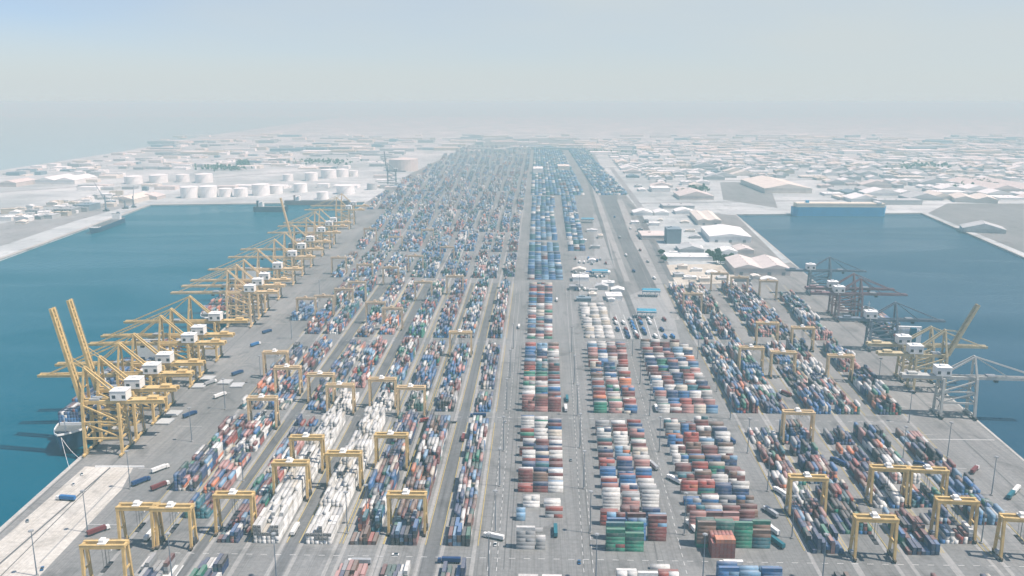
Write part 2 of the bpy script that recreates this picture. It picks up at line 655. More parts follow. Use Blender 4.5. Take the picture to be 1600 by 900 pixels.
for ka, kb in (("S", "T"), ("U", "X")):
    xa0, xb0, xa1, xb1 = bx(ka, 380) + 14, bx(kb, 380) - 14, bx(ka, 1320) + 14, bx(kb, 1320) - 14
    sheet("road", [(xa0, 380), (xb0, 380), (xb1, 1320), (xa1, 1320)], 0.07, M_APRON)

M_YLINE = mat("yellow_line_paint", (0.55, 0.42, 0.12), 0.8)
for k in BLOCK:
    c0, sl, w = BLOCK[k]
    mb = MB()
    for s in (-1, 1):
        off = s * (w / 2 + 4.4)
        for y0, y1 in ((500, 717), (745, 967), (997, 1318)):
            mb.add([(c0 + sl * y0 + off - .2, y0, .34), (c0 + sl * y0 + off + .2, y0, .34), (c0 + sl * y1 + off + .2, y1, .34), (c0 + sl * y1 + off - .2, y1, .34)], [(0, 1, 2, 3)])
    tag(mb.build("road_marking", M_YLINE), kind="structure")
mb = MB()
for xl in (-24, -29.5, 31.5, 37.5, 96):
    for i in range(90):
        y = 400 + i * 10
        xx = xl + (y - 500) * (.034 if xl > 90 else 0.02 if xl > 0 else -.002)
        mb.add([(xx - .14, y, .345), (xx + .14, y, .345), (xx + .14, y + 4.5, .345), (xx - .14, y + 4.5, .345)], [(0, 1, 2, 3)])
for yc in (485, 730, 982, 1335):
    for i in range(60):
        x = -235 + i * 9.5
        mb.add([(x, yc - .2, .35), (x + 4, yc - .2, .35), (x + 4, yc + .2, .35), (x, yc + .2, .35)], [(0, 1, 2, 3)])
for i in range(9):          # slots painted on both aprons
    for xq, sg in ((quay_left(520 + i * 90) + 58, 1), (quay_right(560 + i * 70) - 55, -1)):
        y = 520 + i * 90 if sg > 0 else 560 + i * 70
        mb.add([(xq, y, .35), (xq + sg * 22, y, .35), (xq + sg * 22, y + .35, .35), (xq, y + .35, .35)], [(0, 1, 2, 3)] if sg > 0 else [(3, 2, 1, 0)])
tag(mb.build("road_marking", M_WHITEPAINT), kind="structure")
for q, w_, off in ((quay_left, 1.0, 34), (quay_left, 1.0, 4.5), (quay_right, 1.0, -32.6), (quay_right, 1.0, -2.6)):    # crane rails in their dark slots
    strip("road_joint", (q(380) + off, 380), (q(1500) + off, 1500), .7, .14, M_DARKLINE)
xq = quay_right(690)
strip("road_marking", (xq - 78, 690), (xq - 6, 690), .8, .3, M_WHITEPAINT)

# right corridor: highway, rail line and verges running towards the horizon
def pxsheet(name, pts, z, m):
    return sheet(name, [G(*p) for p in pts], z, m)


MATLOT = ground_mat("lot_concrete", (0.287, 0.287, 0.284), (0.347, 0.344, 0.340), (0.211, 0.211, 0.211), seam=0.15)
pxsheet("road", [(1000, 455), (1018, 455), (956, 310), (933, 255), (922, 240), (917, 240), (925, 262), (938, 305)], 0.20, M_ASPHALT)
pxsheet("road", [(1020, 455), (1034, 455), (968, 315), (940, 262), (934, 262), (958, 315)], 0.20, M_ASPHALT)
pxsheet("road", [(960, 420), (975, 440), (1006, 520), (994, 520), (930, 330), (912, 262), (917, 262), (938, 330)], 0.17, M_ASPHALT)
pxsheet("road", [(1046, 440), (1054, 440), (1000, 330), (985, 318), (978, 318), (992, 330)], 0.20, M_ASPHALT)
pxsheet("pavement", [(1052, 500), (1062, 500), (1000, 370), (972, 312), (964, 312), (985, 370)], 0.23, M_RUNWAY)
pxsheet("pavement", [(976, 440), (984, 440), (944, 330), (922, 270), (918, 270), (936, 330)], 0.23, M_RUNWAY)
pxsheet("pavement", [(926, 335), (942, 335), (962, 420), (930, 420)], 0.15, MATLOT)
pxsheet("pavement", [(955, 530), (1062, 530), (1052, 492), (1036, 455), (1000, 455), (952, 475)], 0.14, MATLOT)
pxsheet("sand_lot", [(1046, 446), (1152, 442), (1140, 412), (1040, 414)], 0.17, M_SANDLOT)
pxsheet("pavement", [(905, 470), (955, 470), (945, 400), (900, 400)], 0.14, MATLOT)
for i, (x0, x1) in enumerate(((975, 962), (988, 974), (1003, 990), (1018, 1006), (1032, 1020))):
    strip("road_marking", G(x0, 530), G(x1, 492), 0.5, 0.19, M_WHITEPAINT)
# far streets of the industrial area
for a, b, w in (((985, 318), (1600, 308), 22), ((960, 285), (1600, 276), 24), ((1005, 330), (955, 262), 18), ((1210, 300), (1120, 240), 20), ((1380, 300), (1250, 238), 20),
                ((940, 262), (1600, 252), 30), ((0, 372), (240, 305), 16), ((0, 300), (560, 262), 20), ((0, 335), (190, 300), 14), ((650, 285), (710, 240), 22), ((660, 285), (722, 240), 16)):
    strip("road", G(*a), G(*b), w, 0.05, ground_mat("far_road", (0.25, 0.25, 0.25), (0.3, 0.3, 0.3), (0.2, 0.2, 0.2)) if "far_road" not in bpy.data.materials else bpy.data.materials["far_road"])
pxsheet("pavement", [(1130, 312), (1215, 325), (1200, 283), (1125, 285)], 0.08, M_YARD)
pxsheet("pavement", [(1450, 333), (1600, 395), (1600, 318), (1480, 318)], 0.08, M_YARD)
pxsheet("pavement", [(0, 385), (118, 345), (215, 318), (150, 318), (0, 350)], 0.08, MATLOT)
pxsheet("pavement", [(1090, 332), (1150, 336), (1232, 418), (1180, 418)], 0.08, M_APRON)

# ------------------------------------------------------------------ containers
PAL = {"navy": (0.022, 0.055, 0.15), "blue": (0.035, 0.15, 0.36), "pale blue": (0.20, 0.36, 0.52), "teal": (0.025, 0.14, 0.18), "green": (0.02, 0.20, 0.13),
       "maroon": (0.17, 0.045, 0.045), "red": (0.36, 0.075, 0.06), "orange": (0.68, 0.23, 0.11), "white": (0.78, 0.77, 0.74), "grey": (0.36, 0.37, 0.38),
       "pink": (0.50, 0.25, 0.23), "dark green": (0.018, 0.09, 0.08), "black": (0.03, 0.035, 0.045), "brown": (0.20, 0.12, 0.09), "cream": (0.62, 0.56, 0.47)}
MIXW = {"navy": 26, "blue": 13, "pale blue": 6, "teal": 6, "green": 3, "maroon": 14, "red": 4, "orange": 3, "white": 14, "grey": 6, "pink": 9, "dark green": 6, "black": 9, "brown": 6, "cream": 3}
SIDEW = {"navy": 14, "blue": 8, "pale blue": 6, "teal": 4, "green": 4, "maroon": 14, "red": 5, "orange": 3, "white": 24, "grey": 9, "pink": 9, "brown": 4, "cream": 6}
MIXFAR = {"navy": 26, "blue": 18, "pale blue": 9, "teal": 5, "green": 2, "maroon": 9, "red": 2, "orange": 2, "white": 14, "grey": 10, "pink": 5, "dark green": 5, "black": 7, "brown": 4, "cream": 3}
WHITEW = {"white": 30, "cream": 4, "grey": 2}
L40, W_, H_ = 12.19, 2.44, 2.62
CONT = []     # every container: x, y, z, heading, length, colour, label, score


def pick(wts):
    ks = list(wts)
    return rnd.choices(ks, [wts[k] for k in ks])[0]


ORD = ["first", "second", "third", "fourth", "fifth", "sixth", "seventh", "eighth", "ninth", "tenth", "eleventh", "twelfth", "thirteenth", "fourteenth", "fifteenth", "sixteenth", "seventeenth", "eighteenth"]


def tier_word(t, n):
    return "topmost" if t == n - 1 else ("ground tier" if t == 0 else ORD[t] + " tier")


def rtg_block(k, y0, y1, c0, sl, ncol, wts, lo=1, hi=5, zone=None, fill=0.94, pitch=2.92, end_color=None, reefer=False, base=2.6, clump=0.33):
    """A block of containers lying along the row: bays one behind the other, columns side by side."""
    nb = int((y1 - y0) / 12.75)
    ang = math.atan(-sl)
    smooth = [[rnd.uniform(-1, 1) for _ in range(ncol + 2)] for _ in range(nb + 2)]
    hts = [[0] * ncol for _ in range(nb)]
    cols = {}
    bay_h = base
    for b in range(nb):
        bay_h += rnd.uniform(-0.9, 0.9)
        bay_h = min(hi - 0.6, max(lo + 0.4, bay_h))
        gap = rnd.random() > fill
        prev = None
        if b == 0 or rnd.random() < 0.6:
            boss = pick(wts)
        for c in range(ncol):
            s = (smooth[b][c] + smooth[b + 1][c] + smooth[b][c + 1]) / 1.6
            h = 0 if gap else int(min(hi, max(0 if lo == 0 else lo, round(bay_h + s * 1.7))))
            if not gap and rnd.random() < 0.06:
                h = max(0, lo - 1)
            hts[b][c] = h
            for t in range(h):
                r = rnd.random()
                if rnd.random() < clump:
                    col = boss
                elif prev and r < 0.16:
                    col = prev
                elif t and r < 0.45:
                    col = cols.get((b, c, t - 1), pick(wts))
                else:
                    col = pick(wts)
                cols[b, c, t] = prev = col
    for b in range(nb):
        y = y0 + 6.3 + b * 12.75
        twenty = (not reefer) and rnd.random() < 0.22
        for c in range(ncol):
            off = (c - (ncol - 1) / 2) * pitch
            for t in range(hts[b][c]):
                ext_top = t == hts[b][c] - 1
                ext = ext_top or b == 0 or b == nb - 1 or c in (0, ncol - 1) or hts[b - 1][c] <= t or hts[min(nb - 1, b + 1)][c] <= t or hts[b][c - 1] <= t or hts[b][min(ncol - 1, c + 1)] <= t
                if not ext:
                    continue
                xin = c0 + sl * y
                vis = ext_top or b == 0 or hts[b - 1][c] <= t or (c == 0 and xin > 0) or (c == ncol - 1 and xin < 0) or (xin > 0 and c > 0 and hts[b][c - 1] <= t) or (xin < 0 and c < ncol - 1 and hts[b][c + 1] <= t)
                jx, jy = rnd.uniform(-.06, .06), rnd.uniform(-.22, .22)
                z = t * H_
                colr = cols[b, c, t]
                lb = None
                if zone is not None:
                    bw = zone if b == nb - 1 and zone == "bottom-edge bay" else ("nearest bay" if b == 0 else ORD[b] + " bay")
                    lb = (k, f"{tier_word(t, hts[b][c])} of {ORD[c]} column, {bw}", RD.get(k, ""))
                for part in ((-1, 1) if twenty else (0,)):
                    yy = y + jy + part * 3.06
                    L = 6.06 if twenty else L40
                    cc = colr if part <= 0 else (colr if rnd.random() < .5 else pick(wts))
                    CONT.append((c0 + sl * yy + off + jx, yy, z, ang, L, cc, (lb[1].replace("column", "column's " + ("near half" if part < 0 else "far half")) if part else lb[1], lb[2]) if lb else None, vis, reefer and b == 0))


def side_row(k, y, x0, x1, tiers, wts, depth=2, zone=None, cols=None, jitter=True):
    """A crosswise row: containers lying across the view, end to end, a few deep and several high."""
    n = max(1, int(round((x1 - x0) / 12.5)))
    pitch = (x1 - x0) / n
    L = min(L40, pitch - 0.25)
    for i in range(n):
        c_run = pick(wts)
        for d in range(depth):
            h = max(1, tiers + (rnd.choice((0, 0, 0, -1, -1, -2 if tiers > 3 else 0)) if jitter else 0))
            for t in range(h):
                if rnd.random() < 0.3:
                    c_run = pick(wts)
                cc = cols(i, d, t) if cols else c_run
                vis = t == h - 1 or d == 0 or i == 0
                lb = (f"{tier_word(t, h)} of {ORD[i]} stack, {'front' if d == 0 else 'back'} line, {zone}", RD.get(k, "")) if zone else None
                x = x0 + pitch * (i + .5) + rnd.uniform(-.12, .12)
                half = rnd.random() < 0.22
                if half and L > 12:
                    for q in (-1, 1):
                        CONT.append((x + q * 3.06, y + d * 2.55, t * H_, math.pi / 2, 6.06, cc if q < 0 else pick(wts), (lb[0].replace("stack", "stack's " + ("left half" if q < 0 else "right half")), lb[1]) if lb else None, vis, False))
                else:
                    CONT.append((x, y + d * 2.55, t * H_, math.pi / 2, L, cc, lb, vis, False))


LEFT = "PQLWVABC"
bays = [(499, 717), (744, 967), (997, 1318)]
for k in "PQLWVABC":
    c0, sl, w = BLOCK[k]
    nc = 6 if k != "C" else 5
    base = {"W": 4, "V": 4}.get(k, 3)
    wt = WHITEW if k in "WV" else MIXW
    # front strip, mostly below the picture's edge
    if k not in "PWV":
        rtg_block(k, 447, 472.6, c0, sl, nc, MIXW, 1, 2 if k in "AB" else 3, zone="bottom-edge bay", fill=1.0, base=1.6)
    y_start = {"P": 560, "Q": 531}.get(k, 499)
    if k in "WV":
        rtg_block(k, 499, 717, c0, sl, nc, WHITEW, 3, 6, zone="", reefer=True, base=4.6, fill=1.0)
    else:
        rtg_block(k, y_start, 717, c0, sl, nc, wt, 1, 5, zone="", base=2.8)
    if k in "WV":
        rtg_block(k, 744, 790, c0, sl, nc, WHITEW, 1, 4, base=2.5)
        rtg_block(k, 795, 967, c0, sl, nc, MIXW, 1, 5, base=2.6)
    else:
        rtg_block(k, 744, 967, c0, sl, nc, MIXW, 1, 5, base=2.6)
    rtg_block(k, 997, 1318, c0, sl, nc, MIXW, 1, 5, base=2.6, fill=0.9)
rtg_block("Y", 1075, 1155, -322 + 0.06 * 1100, -0.06, 8, {"blue": 6, "navy": 4, "white": 3, "pale blue": 2}, 1, 4, base=2.6)
for y0, y1 in ((1352, 1572), (1600, 1840), (1866, 2225), (2262, 2700), (2740, 3300), (3340, 3900), (3960, 4700), (4780, 5600)):
    xl = quay_left(y0) + 84 if y0 < 2250 else -470
    xr = -34
    nrow = round((xr - xl) / 26.5)
    for i in range(nrow):
        xc = xl + (xr - xl) * (i + 0.5) / nrow + (1.8 if i % 2 else -1.8)
        sl = -0.075 * (1 - (i + .5) / nrow)
        rtg_block("Z", y0 + rnd.uniform(0, 20), y1, xc - sl * y0, sl, 6, MIXFAR, 1, 5, base=2.6, fill=0.86, clump=0.5)

for k in "RSTUX":
    c0, sl, w = BLOCK[k]
    if k in "RTUX":
        rtg_block(k, 447, 472.6, c0, sl, 3 if k == "R" else 4, MIXW, 0, 2, zone="bottom-edge bay", fill=1.0, base=1.1)
    y_start = {"R": 497, "S": 510, "T": 497, "U": 512, "X": 538}[k]
    rtg_block(k, y_start, 712, c0, sl, 7, MIXW, 1, 5, zone="", base=2.7 if k not in "SU" else 2.2, fill=0.9 if k not in "SU" else 0.8)
    rtg_block(k, 748, 966, c0, sl, 7, MIXW, 1, 5, base=3.0)
    rtg_block(k, 1000, 1295 if k != "X" else 1230, c0, sl, 7, MIXW, 1, 5, base=2.8, fill=0.88)

# crosswise stacks: D, E, K
def d_x(y):
    return -13.2, 20 + (y - 504) * 0.017


def e_x(y):
    return 46.6 + 0.0313 * (y - 505), 88 + 0.0377 * (y - 506)


def k_x(y):
    return 106.3 + 0.0395 * (y - 507), 155.3 + 0.066 * (y - 508)


GREENW = {"green": 10, "dark green": 3, "maroon": 1, "teal": 2}
WCOOL = {"white": 8, "pink": 4, "red": 2, "grey": 2, "blue": 2, "navy": 2}
# near rows by hand
x0, x1 = d_x(500)
side_row("D", 498, x0 + 1, x0 + 13.6, 6, {"grey": 1}, 2, "nearest row", cols=lambda i, d, t: "white" if t >= 5 or d == 1 else "grey")
side_row("D", 498, x0 + 13.8, x0 + 20.4, 5, {"grey": 1}, 2, "nearest row's short end", cols=lambda i, d, t: "white" if t >= 4 or d == 1 else "grey")
side_row("D", 520, x0 + 6, x1 - 14, 1, WCOOL, 1, "second row")
side_row("D", 536, x0, x0 + 6.6, 4, {"pale blue": 1}, 2, "third row")
side_row("D", 541, x1 - 13, x1, 3, WCOOL, 1, "third row's right end")
side_row("D", 556, x0 + 3, x1, 3, {"white": 1}, 2, "fourth row")
for j, y in enumerate((580, 597, 614, 630, 645, 660, 676, 692, 707)):
    side_row("D", y, d_x(y)[0] + rnd.choice((0, 0, 2.5)), d_x(y)[1], rnd.choice((2, 3, 3, 4)), SIDEW, 2, ORD[4 + j] + " row")
side_row("D", 462, -11, 18, 2, {"white": 10, "red": 1, "cream": 2}, 1, "bottom-edge row")
side_row("D", 452, -13, -1, 2, {"orange": 1}, 1, "lowest row's left end")
side_row("D", 446, -9, 14, 1, {"pink": 3, "brown": 2}, 1, "lowest row's front")
for j in range(14):
    y = 748 + j * 15.6
    side_row("D", y, *d_x(y), 6 if j == 0 else rnd.choice((2, 3, 3, 4, 5)), {"maroon": 10, "brown": 3, "pink": 2} if j == 0 else (GREENW if j == 6 else SIDEW), 2)
for j in range(17):
    y = 998 + j * 19
    side_row("D", y, d_x(y)[0] + 2, d_x(y)[1] - 8, rnd.choice((1, 2, 2, 3)), SIDEW, 2)
BLUEW = {"blue": 8, "navy": 6, "teal": 5, "white": 3, "pale blue": 5, "grey": 2, "maroon": 1}
for j in range(46):
    y = 1352 + j * 27
    if rnd.random() < 0.1:
        continue
    side_row("D", y, -15, 44 if y < 2300 else 52, rnd.choice((3, 4, 5, 5)), BLUEW, 2)
    if y > 1600:
        side_row("D", y + 6, 62 + (y - 1600) * .012, 96 + (y - 1600) * .02, rnd.choice((3, 4, 5)), BLUEW, 2)
for y in range(2640, 5500, 48):
    side_row("Z", y, -20, 150, rnd.choice((3, 4, 5)), BLUEW, 2)
    side_row("Z", y + 12, 190, 290, rnd.choice((2, 3, 4)), BLUEW, 2)

# E
x0, x1 = e_x(500)
side_row("E", 497, x0 + .2, x0 + 24.8, 6, GREENW, 1, "nearest row", cols=lambda i, d, t: "green" if (t + i) % 4 else "dark green")
side_row("E", 500.6, x0 + .2, x0 + 24.8, 7, GREENW, 1, "second line", cols=lambda i, d, t: "green" if (t + 2 * i) % 3 else "teal")
side_row("E", 511, x0 + 1, x1 + 1, 7, {"blue": 3, "maroon": 2, "pale blue": 2}, 2, "third row")
side_row("E", 531, x0 - 1, x0 + 11.4, 6, {"red": 1, "orange": 1}, 2, "left end red block", cols=lambda i, d, t: "orange" if t > 4 else "red")
side_row("E", 531, x0 + 12, x1, 5, {"navy": 2, "blue": 2, "maroon": 2}, 2, "fourth row")
side_row("E", 553, *e_x(553), 6, {"white": 6, "maroon": 2, "pink": 2, "grey": 2}, 2, "fifth row")
for j, y in enumerate((571, 588, 606, 622, 640, 657, 674, 691, 706)):
    side_row("E", y, *e_x(y), rnd.choice((3, 4, 4, 5)), WCOOL if j < 3 else SIDEW, 2, ORD[5 + j] + " row")
side_row("E", 459, 50, 88, 3, {"white": 8, "red": 4, "pink": 2}, 2, "bottom-edge row")
side_row("E", 476, 70, 88, 2, {"white": 4, "cream": 2, "maroon": 2}, 1, "second bottom row")
for j in range(14):
    y = 746 + j * 15.6
    side_row("E", y, *e_x(y), rnd.choice((3, 4, 4, 5)), SIDEW, 2)
for j in range(12):
    y = 1003 + j * 15.5
    side_row("E", y, 61 + (j % 3), 98, rnd.choice((1, 2, 2, 3)), {"white": 14, "cream": 4, "grey": 3, "pale blue": 1, "navy": 1}, 3)

# K (behind the red block)
x0, x1 = k_x(505)
for t in range(5):
    for i in range(6):
        if t == 4 and i == 0:
            continue
        CONT.append((x0 + 9 + i * 2.5, 492.5, t * H_, 0.0, 6.06, "orange" if t == 4 else "red", (f"{tier_word(t, 5)} of {ORD[i]} column, small red block before the green wall", ""), True, False))
for t in range(5):
    for i in range(6):
        CONT.append((x0 + 9 + i * 2.5, 498.8, t * H_, 0.0, 6.06, "red", None, False, False))
side_row("K", 503.5, x0 + .5, x1, 7, {"dark green": 2, "brown": 3, "green": 2, "teal": 1}, 3, "nearest row")
side_row("K", 527, x0, x1 - 4, 5, {"navy": 3, "maroon": 2, "blue": 2, "pink": 2, "white": 1}, 2, "second row")
for j, y in enumerate((546, 562, 580, 597, 614, 632, 650, 668, 686, 703)):
    a, b = k_x(y)
    side_row("K", y, a, b, rnd.choice((3, 4, 5, 5)), SIDEW if j % 3 else {"maroon": 4, "brown": 3, "white": 3, "teal": 2}, 2, ORD[2 + j] + " row")
side_row("K", 462, 112, 151, 4, {"blue": 7, "pale blue": 5, "pink": 2, "white": 1}, 3, "bottom-edge row")
side_row("K", 456, 125, 151, 3, {"pink": 2, "blue": 5, "pale blue": 2}, 1, "lowest row")
for j in range(14):
    y = 748 + j * 15.6
    a, b = k_x(y)
    side_row("K", y, a, b + 1 - j * .4, rnd.choice((3, 4, 4, 5)), SIDEW, 2)

# ---- individual containers (the 300 that show largest) and the rest as one mass
M_PAINT_O = paint_mat("container_paint", True)
M_PAINT_A = paint_mat("container_paint_mass", False)
M_LOCK = mat("lock_bar_steel", (0.34, 0.34, 0.33), 0.5)
M_REEFEREND = mat("reefer_machinery", (0.17, 0.155, 0.15), 0.7, var=0.3, scale=0.9)


def container_mesh(L, reefer=False):
    mb = MB()
    l, w, h = L / 2, W_ / 2, H_ - 0.03
    mb.box(-w + .05, w - .05, -l + .06, l - .06, .12, h - .05)
    for sx in (-1, 1):
        for sy in (-1, 1):
            cx, cy_ = sx * (w - .08), sy * (l - .08)
            mb.box(cx - .08, cx + .08, cy_ - .08, cy_ + .08, 0, h)
        mb.box(sx * (w - .06) - .06, sx * (w - .06) + .06, -l + .16, l - .16, h - .14, h - .005)
        mb.box(sx * (w - .06) - .06, sx * (w - .06) + .06, -l + .16, l - .16, .02, .16)
    n = int(L / 0.9)
    for i in range(n):                              # side corrugation, coarse
        yy = -l + .5 + (L - 1) * i / (n - 1)
        for sx in (-1, 1):
            mb.box(sx * (w - .035) - .015, sx * (w - .035) + .015, yy - .18, yy + .18, .17, h - .15)
        mb.box(-w + .14, w - .14, yy - .2, yy + .2, h - .05, h - .025)
    for sy in (-1, 1):
        mb.box(-w + .16, w - .16, sy * (l - .06) - .06, sy * (l - .06) + .06, h - .14, h - .005)
        mb.box(-w + .16, w - .16, sy * (l - .06) - .06, sy * (l - .06) + .06, .02, .16)
    for x in (-.75, -.3, .3, .75):                  # lock bars on the door end
        mb.box(x - .03, x + .03, -l + .01, -l + .055, .18, h - .15, 1)
    mb.box(-.02, .02, -l + .03, -l + .058, .18, h - .15, 1)
    if reefer:
        mb.box(-w + .2, w - .2, -l + .0, -l + .05, .2, h - .2, 2)
        mb.cyl((0, -l + .01, 1.75), (0, -l - .04, 1.75), .5, 12, mi=1)
    return mb.mesh("shipping_container", [M_PAINT_O, M_LOCK, M_REEFEREND])


ME = {(L40, False): container_mesh(L40), (6.06, False): container_mesh(6.06), (L40, True): container_mesh(L40, True)}
scored = []
for i, c in enumerate(CONT):
    if c[6] is None or not c[7]:
        continue
    x, y, d = PJ(c[0], c[1], c[2] + H_)
    if -4 < x < 1604 and y < 903:
        scored.append((d - (12 if c[2] > 5 else 0), i))
scored.sort()
seen_labels, chosen = set(), set()
for s, i in scored:
    if len(chosen) >= 298:
        break
    c = CONT[i]
    place, row = c[6]
    lb = f"{c[5]} {'reefer ' if c[8] else ''}container, {place}" + (f", {row}" if row else "")
    lb = lb.replace(", bottom-edge bay", ", bottom-edge bay").replace("  ", " ")
    if lb in seen_labels or len(lb.split()) > 16:
        continue
    seen_labels.add(lb)
    chosen.add(i)
    o = bpy.data.objects.new("shipping_container", ME.get((c[4], bool(c[8])), ME[L40, False] if c[4] > 7 else ME[6.06, False]))
    if c[4] not in (L40, 6.06):
        o.scale = (1, c[4] / (L40 if c[4] > 7 else 6.06), 1)
    o.location = (c[0], c[1], c[2] + 0.18)
    o.rotation_euler = (0, 0, c[3])
    cr = PAL[c[5]]
    j = rnd.uniform(.66, 1.04)
    o.color = (cr[0] * j, cr[1] * j, cr[2] * j, 1)
    COL.objects.link(o)
    tag(o, lb, "container", "containers stacked in the nearest rows")


def mass(items, name):
    """Many containers as one mesh with each container's own paint."""
    n = len(items)
    arr = np.array([(c[0], c[1], c[2] + .18, c[3], c[4]) for c in items])
    colr = np.array([PAL[c[5]] for c in items]) * np.random.RandomState(3).uniform(.64, 1.06, (n, 1))
    unit = np.array([(-.5, -.5, 0), (.5, -.5, 0), (.5, .5, 0), (-.5, .5, 0), (-.5, -.5, 1), (.5, -.5, 1), (.5, .5, 1), (-.5, .5, 1)])
    loc = unit[None] * np.stack([np.full(n, W_), arr[:, 4], np.full(n, H_ - .04)], 1)[:, None]
    ca, sa = np.cos(arr[:, 3])[:, None], np.sin(arr[:, 3])[:, None]
    v = np.stack([arr[:, 0:1] + loc[:, :, 0] * ca - loc[:, :, 1] * sa, arr[:, 1:2] + loc[:, :, 0] * sa + loc[:, :, 1] * ca, arr[:, 2:3] + loc[:, :, 2]], 2).reshape(-1, 3)
    quad = np.array([(4, 5, 6, 7), (0, 1, 5, 4), (1, 2, 6, 5), (2, 3, 7, 6), (3, 0, 4, 7)])
    f = (quad[None] + (np.arange(n) * 8)[:, None, None]).reshape(-1)
    nf = n * 5
    me = bpy.data.meshes.new(name)
    me.vertices.add(len(v))
    me.vertices.foreach_set("co", v.astype(np.float32).ravel())
    me.loops.add(nf * 4)
    me.loops.foreach_set("vertex_index", f.astype(np.int32))
    me.polygons.add(nf)
    me.polygons.foreach_set("loop_start", (np.arange(nf) * 4).astype(np.int32))
    me.update(calc_edges=True)
    at = me.color_attributes.new("paint", 'FLOAT_COLOR', 'CORNER')
    c4 = np.concatenate([colr, np.ones((n, 1))], 1)
    at.data.foreach_set("color", np.repeat(c4, 20, 0).astype(np.float32).ravel())
    me.materials.append(M_PAINT_A)
    o = bpy.data.objects.new(name, me)
    COL.objects.link(o)
    return o


SHIP_CARGO = []

# ================================================================== CRANES
M_SILL = mat("dark_brown_sill", (0.20, 0.15, 0.10), .8, var=.3, scale=.6)  # mottled brown, darker than the crane's yellow legs


def make_rtg(full=True, m=None):
    """Rubber-tyred gantry: span along local X, travels along local Y, origin on the ground between its legs."""
    m = m or M_YEL
    root = empty("gantry_crane")
    S, H, B = 12.3, 28.2, 4.6
    for sx in (-1, 1):
        for sy in (-1, 1):
            MB().bar((sx * S, sy * B, 2.6), (sx * S, sy * 2.6, H - 1.0), 1.5, 1.5, w2=1.6, h2=2.1).build("leg", m, root)
        mb = MB().box(sx * S - .7, sx * S + .7, -B - 2.2, B + 2.2, 1.5, 2.75)
        mb.build("sill_beam", M_SILL, root)
        MB().bar((sx * S, -3.9, 13), (sx * S, 3.9, 13), .9, 1.0).build("cross_brace", m, root)
        if full:
            for y in (-B - 1.4, -B + .6, B - .6, B + 1.4):
                MB().cyl((sx * S - .55, y, .85), (sx * S + .55, y, .85), .85, 12).build("wheel", M_RUBBER, root)
    for sy in (-1, 1):
        mb = MB().box(-S - 1.2, S + 1.2, sy * 2.6 - .9, sy * 2.6 + .9, H - 1.6, H + 1.0)
        mb.box(-S - 1.2, S + 1.2, sy * 3.7 - .04, sy * 3.7 + .04, H + 1.6, H + 1.7)
        for i in range(9):
            x = -S + i * S / 4
            mb.box(x - .05, x + .05, sy * 3.7 - .05, sy * 3.7 + .05, H + .4, H + 1.7)
        mb.build("girder", m, root)
    MB().box(-S - 1.2, -S + .4, -1.8, 1.8, H - .9, H + .5).box(S - .4, S + 1.2, -1.8, 1.8, H - .9, H + .5).build("end_tie", m, root)
    tr = MB().box(-3, 1.8, -3.2, 3.2, H + 1.05, H + 1.7).box(-2.4, .6, -2.0, 1.8, H + 1.7, H + 3.5).build("trolley", M_HOUSE if full else m, root)
    if full:
        MB().box(2.0, 3.9, -1.2, 1.2, H - 4.2, H - 1.4).build("operator_cab", M_HOUSE, root)
        pb = MB().box(S - 1.3, S + 1.5, -2.9, 2.3, 2.8, 5.6).build("power_house", M_DARK, root)
        MB().box(-S - 1.4, -S + .9, -1.8, 1.8, 2.8, 4.8).build("electrical_cabinet", M_GREYST, root)
        sp = MB().box(-1.3, 1.3, -5.8, 5.8, 12.6, 13.3)
        for q in (-1, 1):
            for p in (-1, 1):
                sp.bar((q * .9, p * 2, 13.3), (q * .9, p * 2, H + 1.1), .14)
        sp.build("spreader", M_DARK, root)
    return root


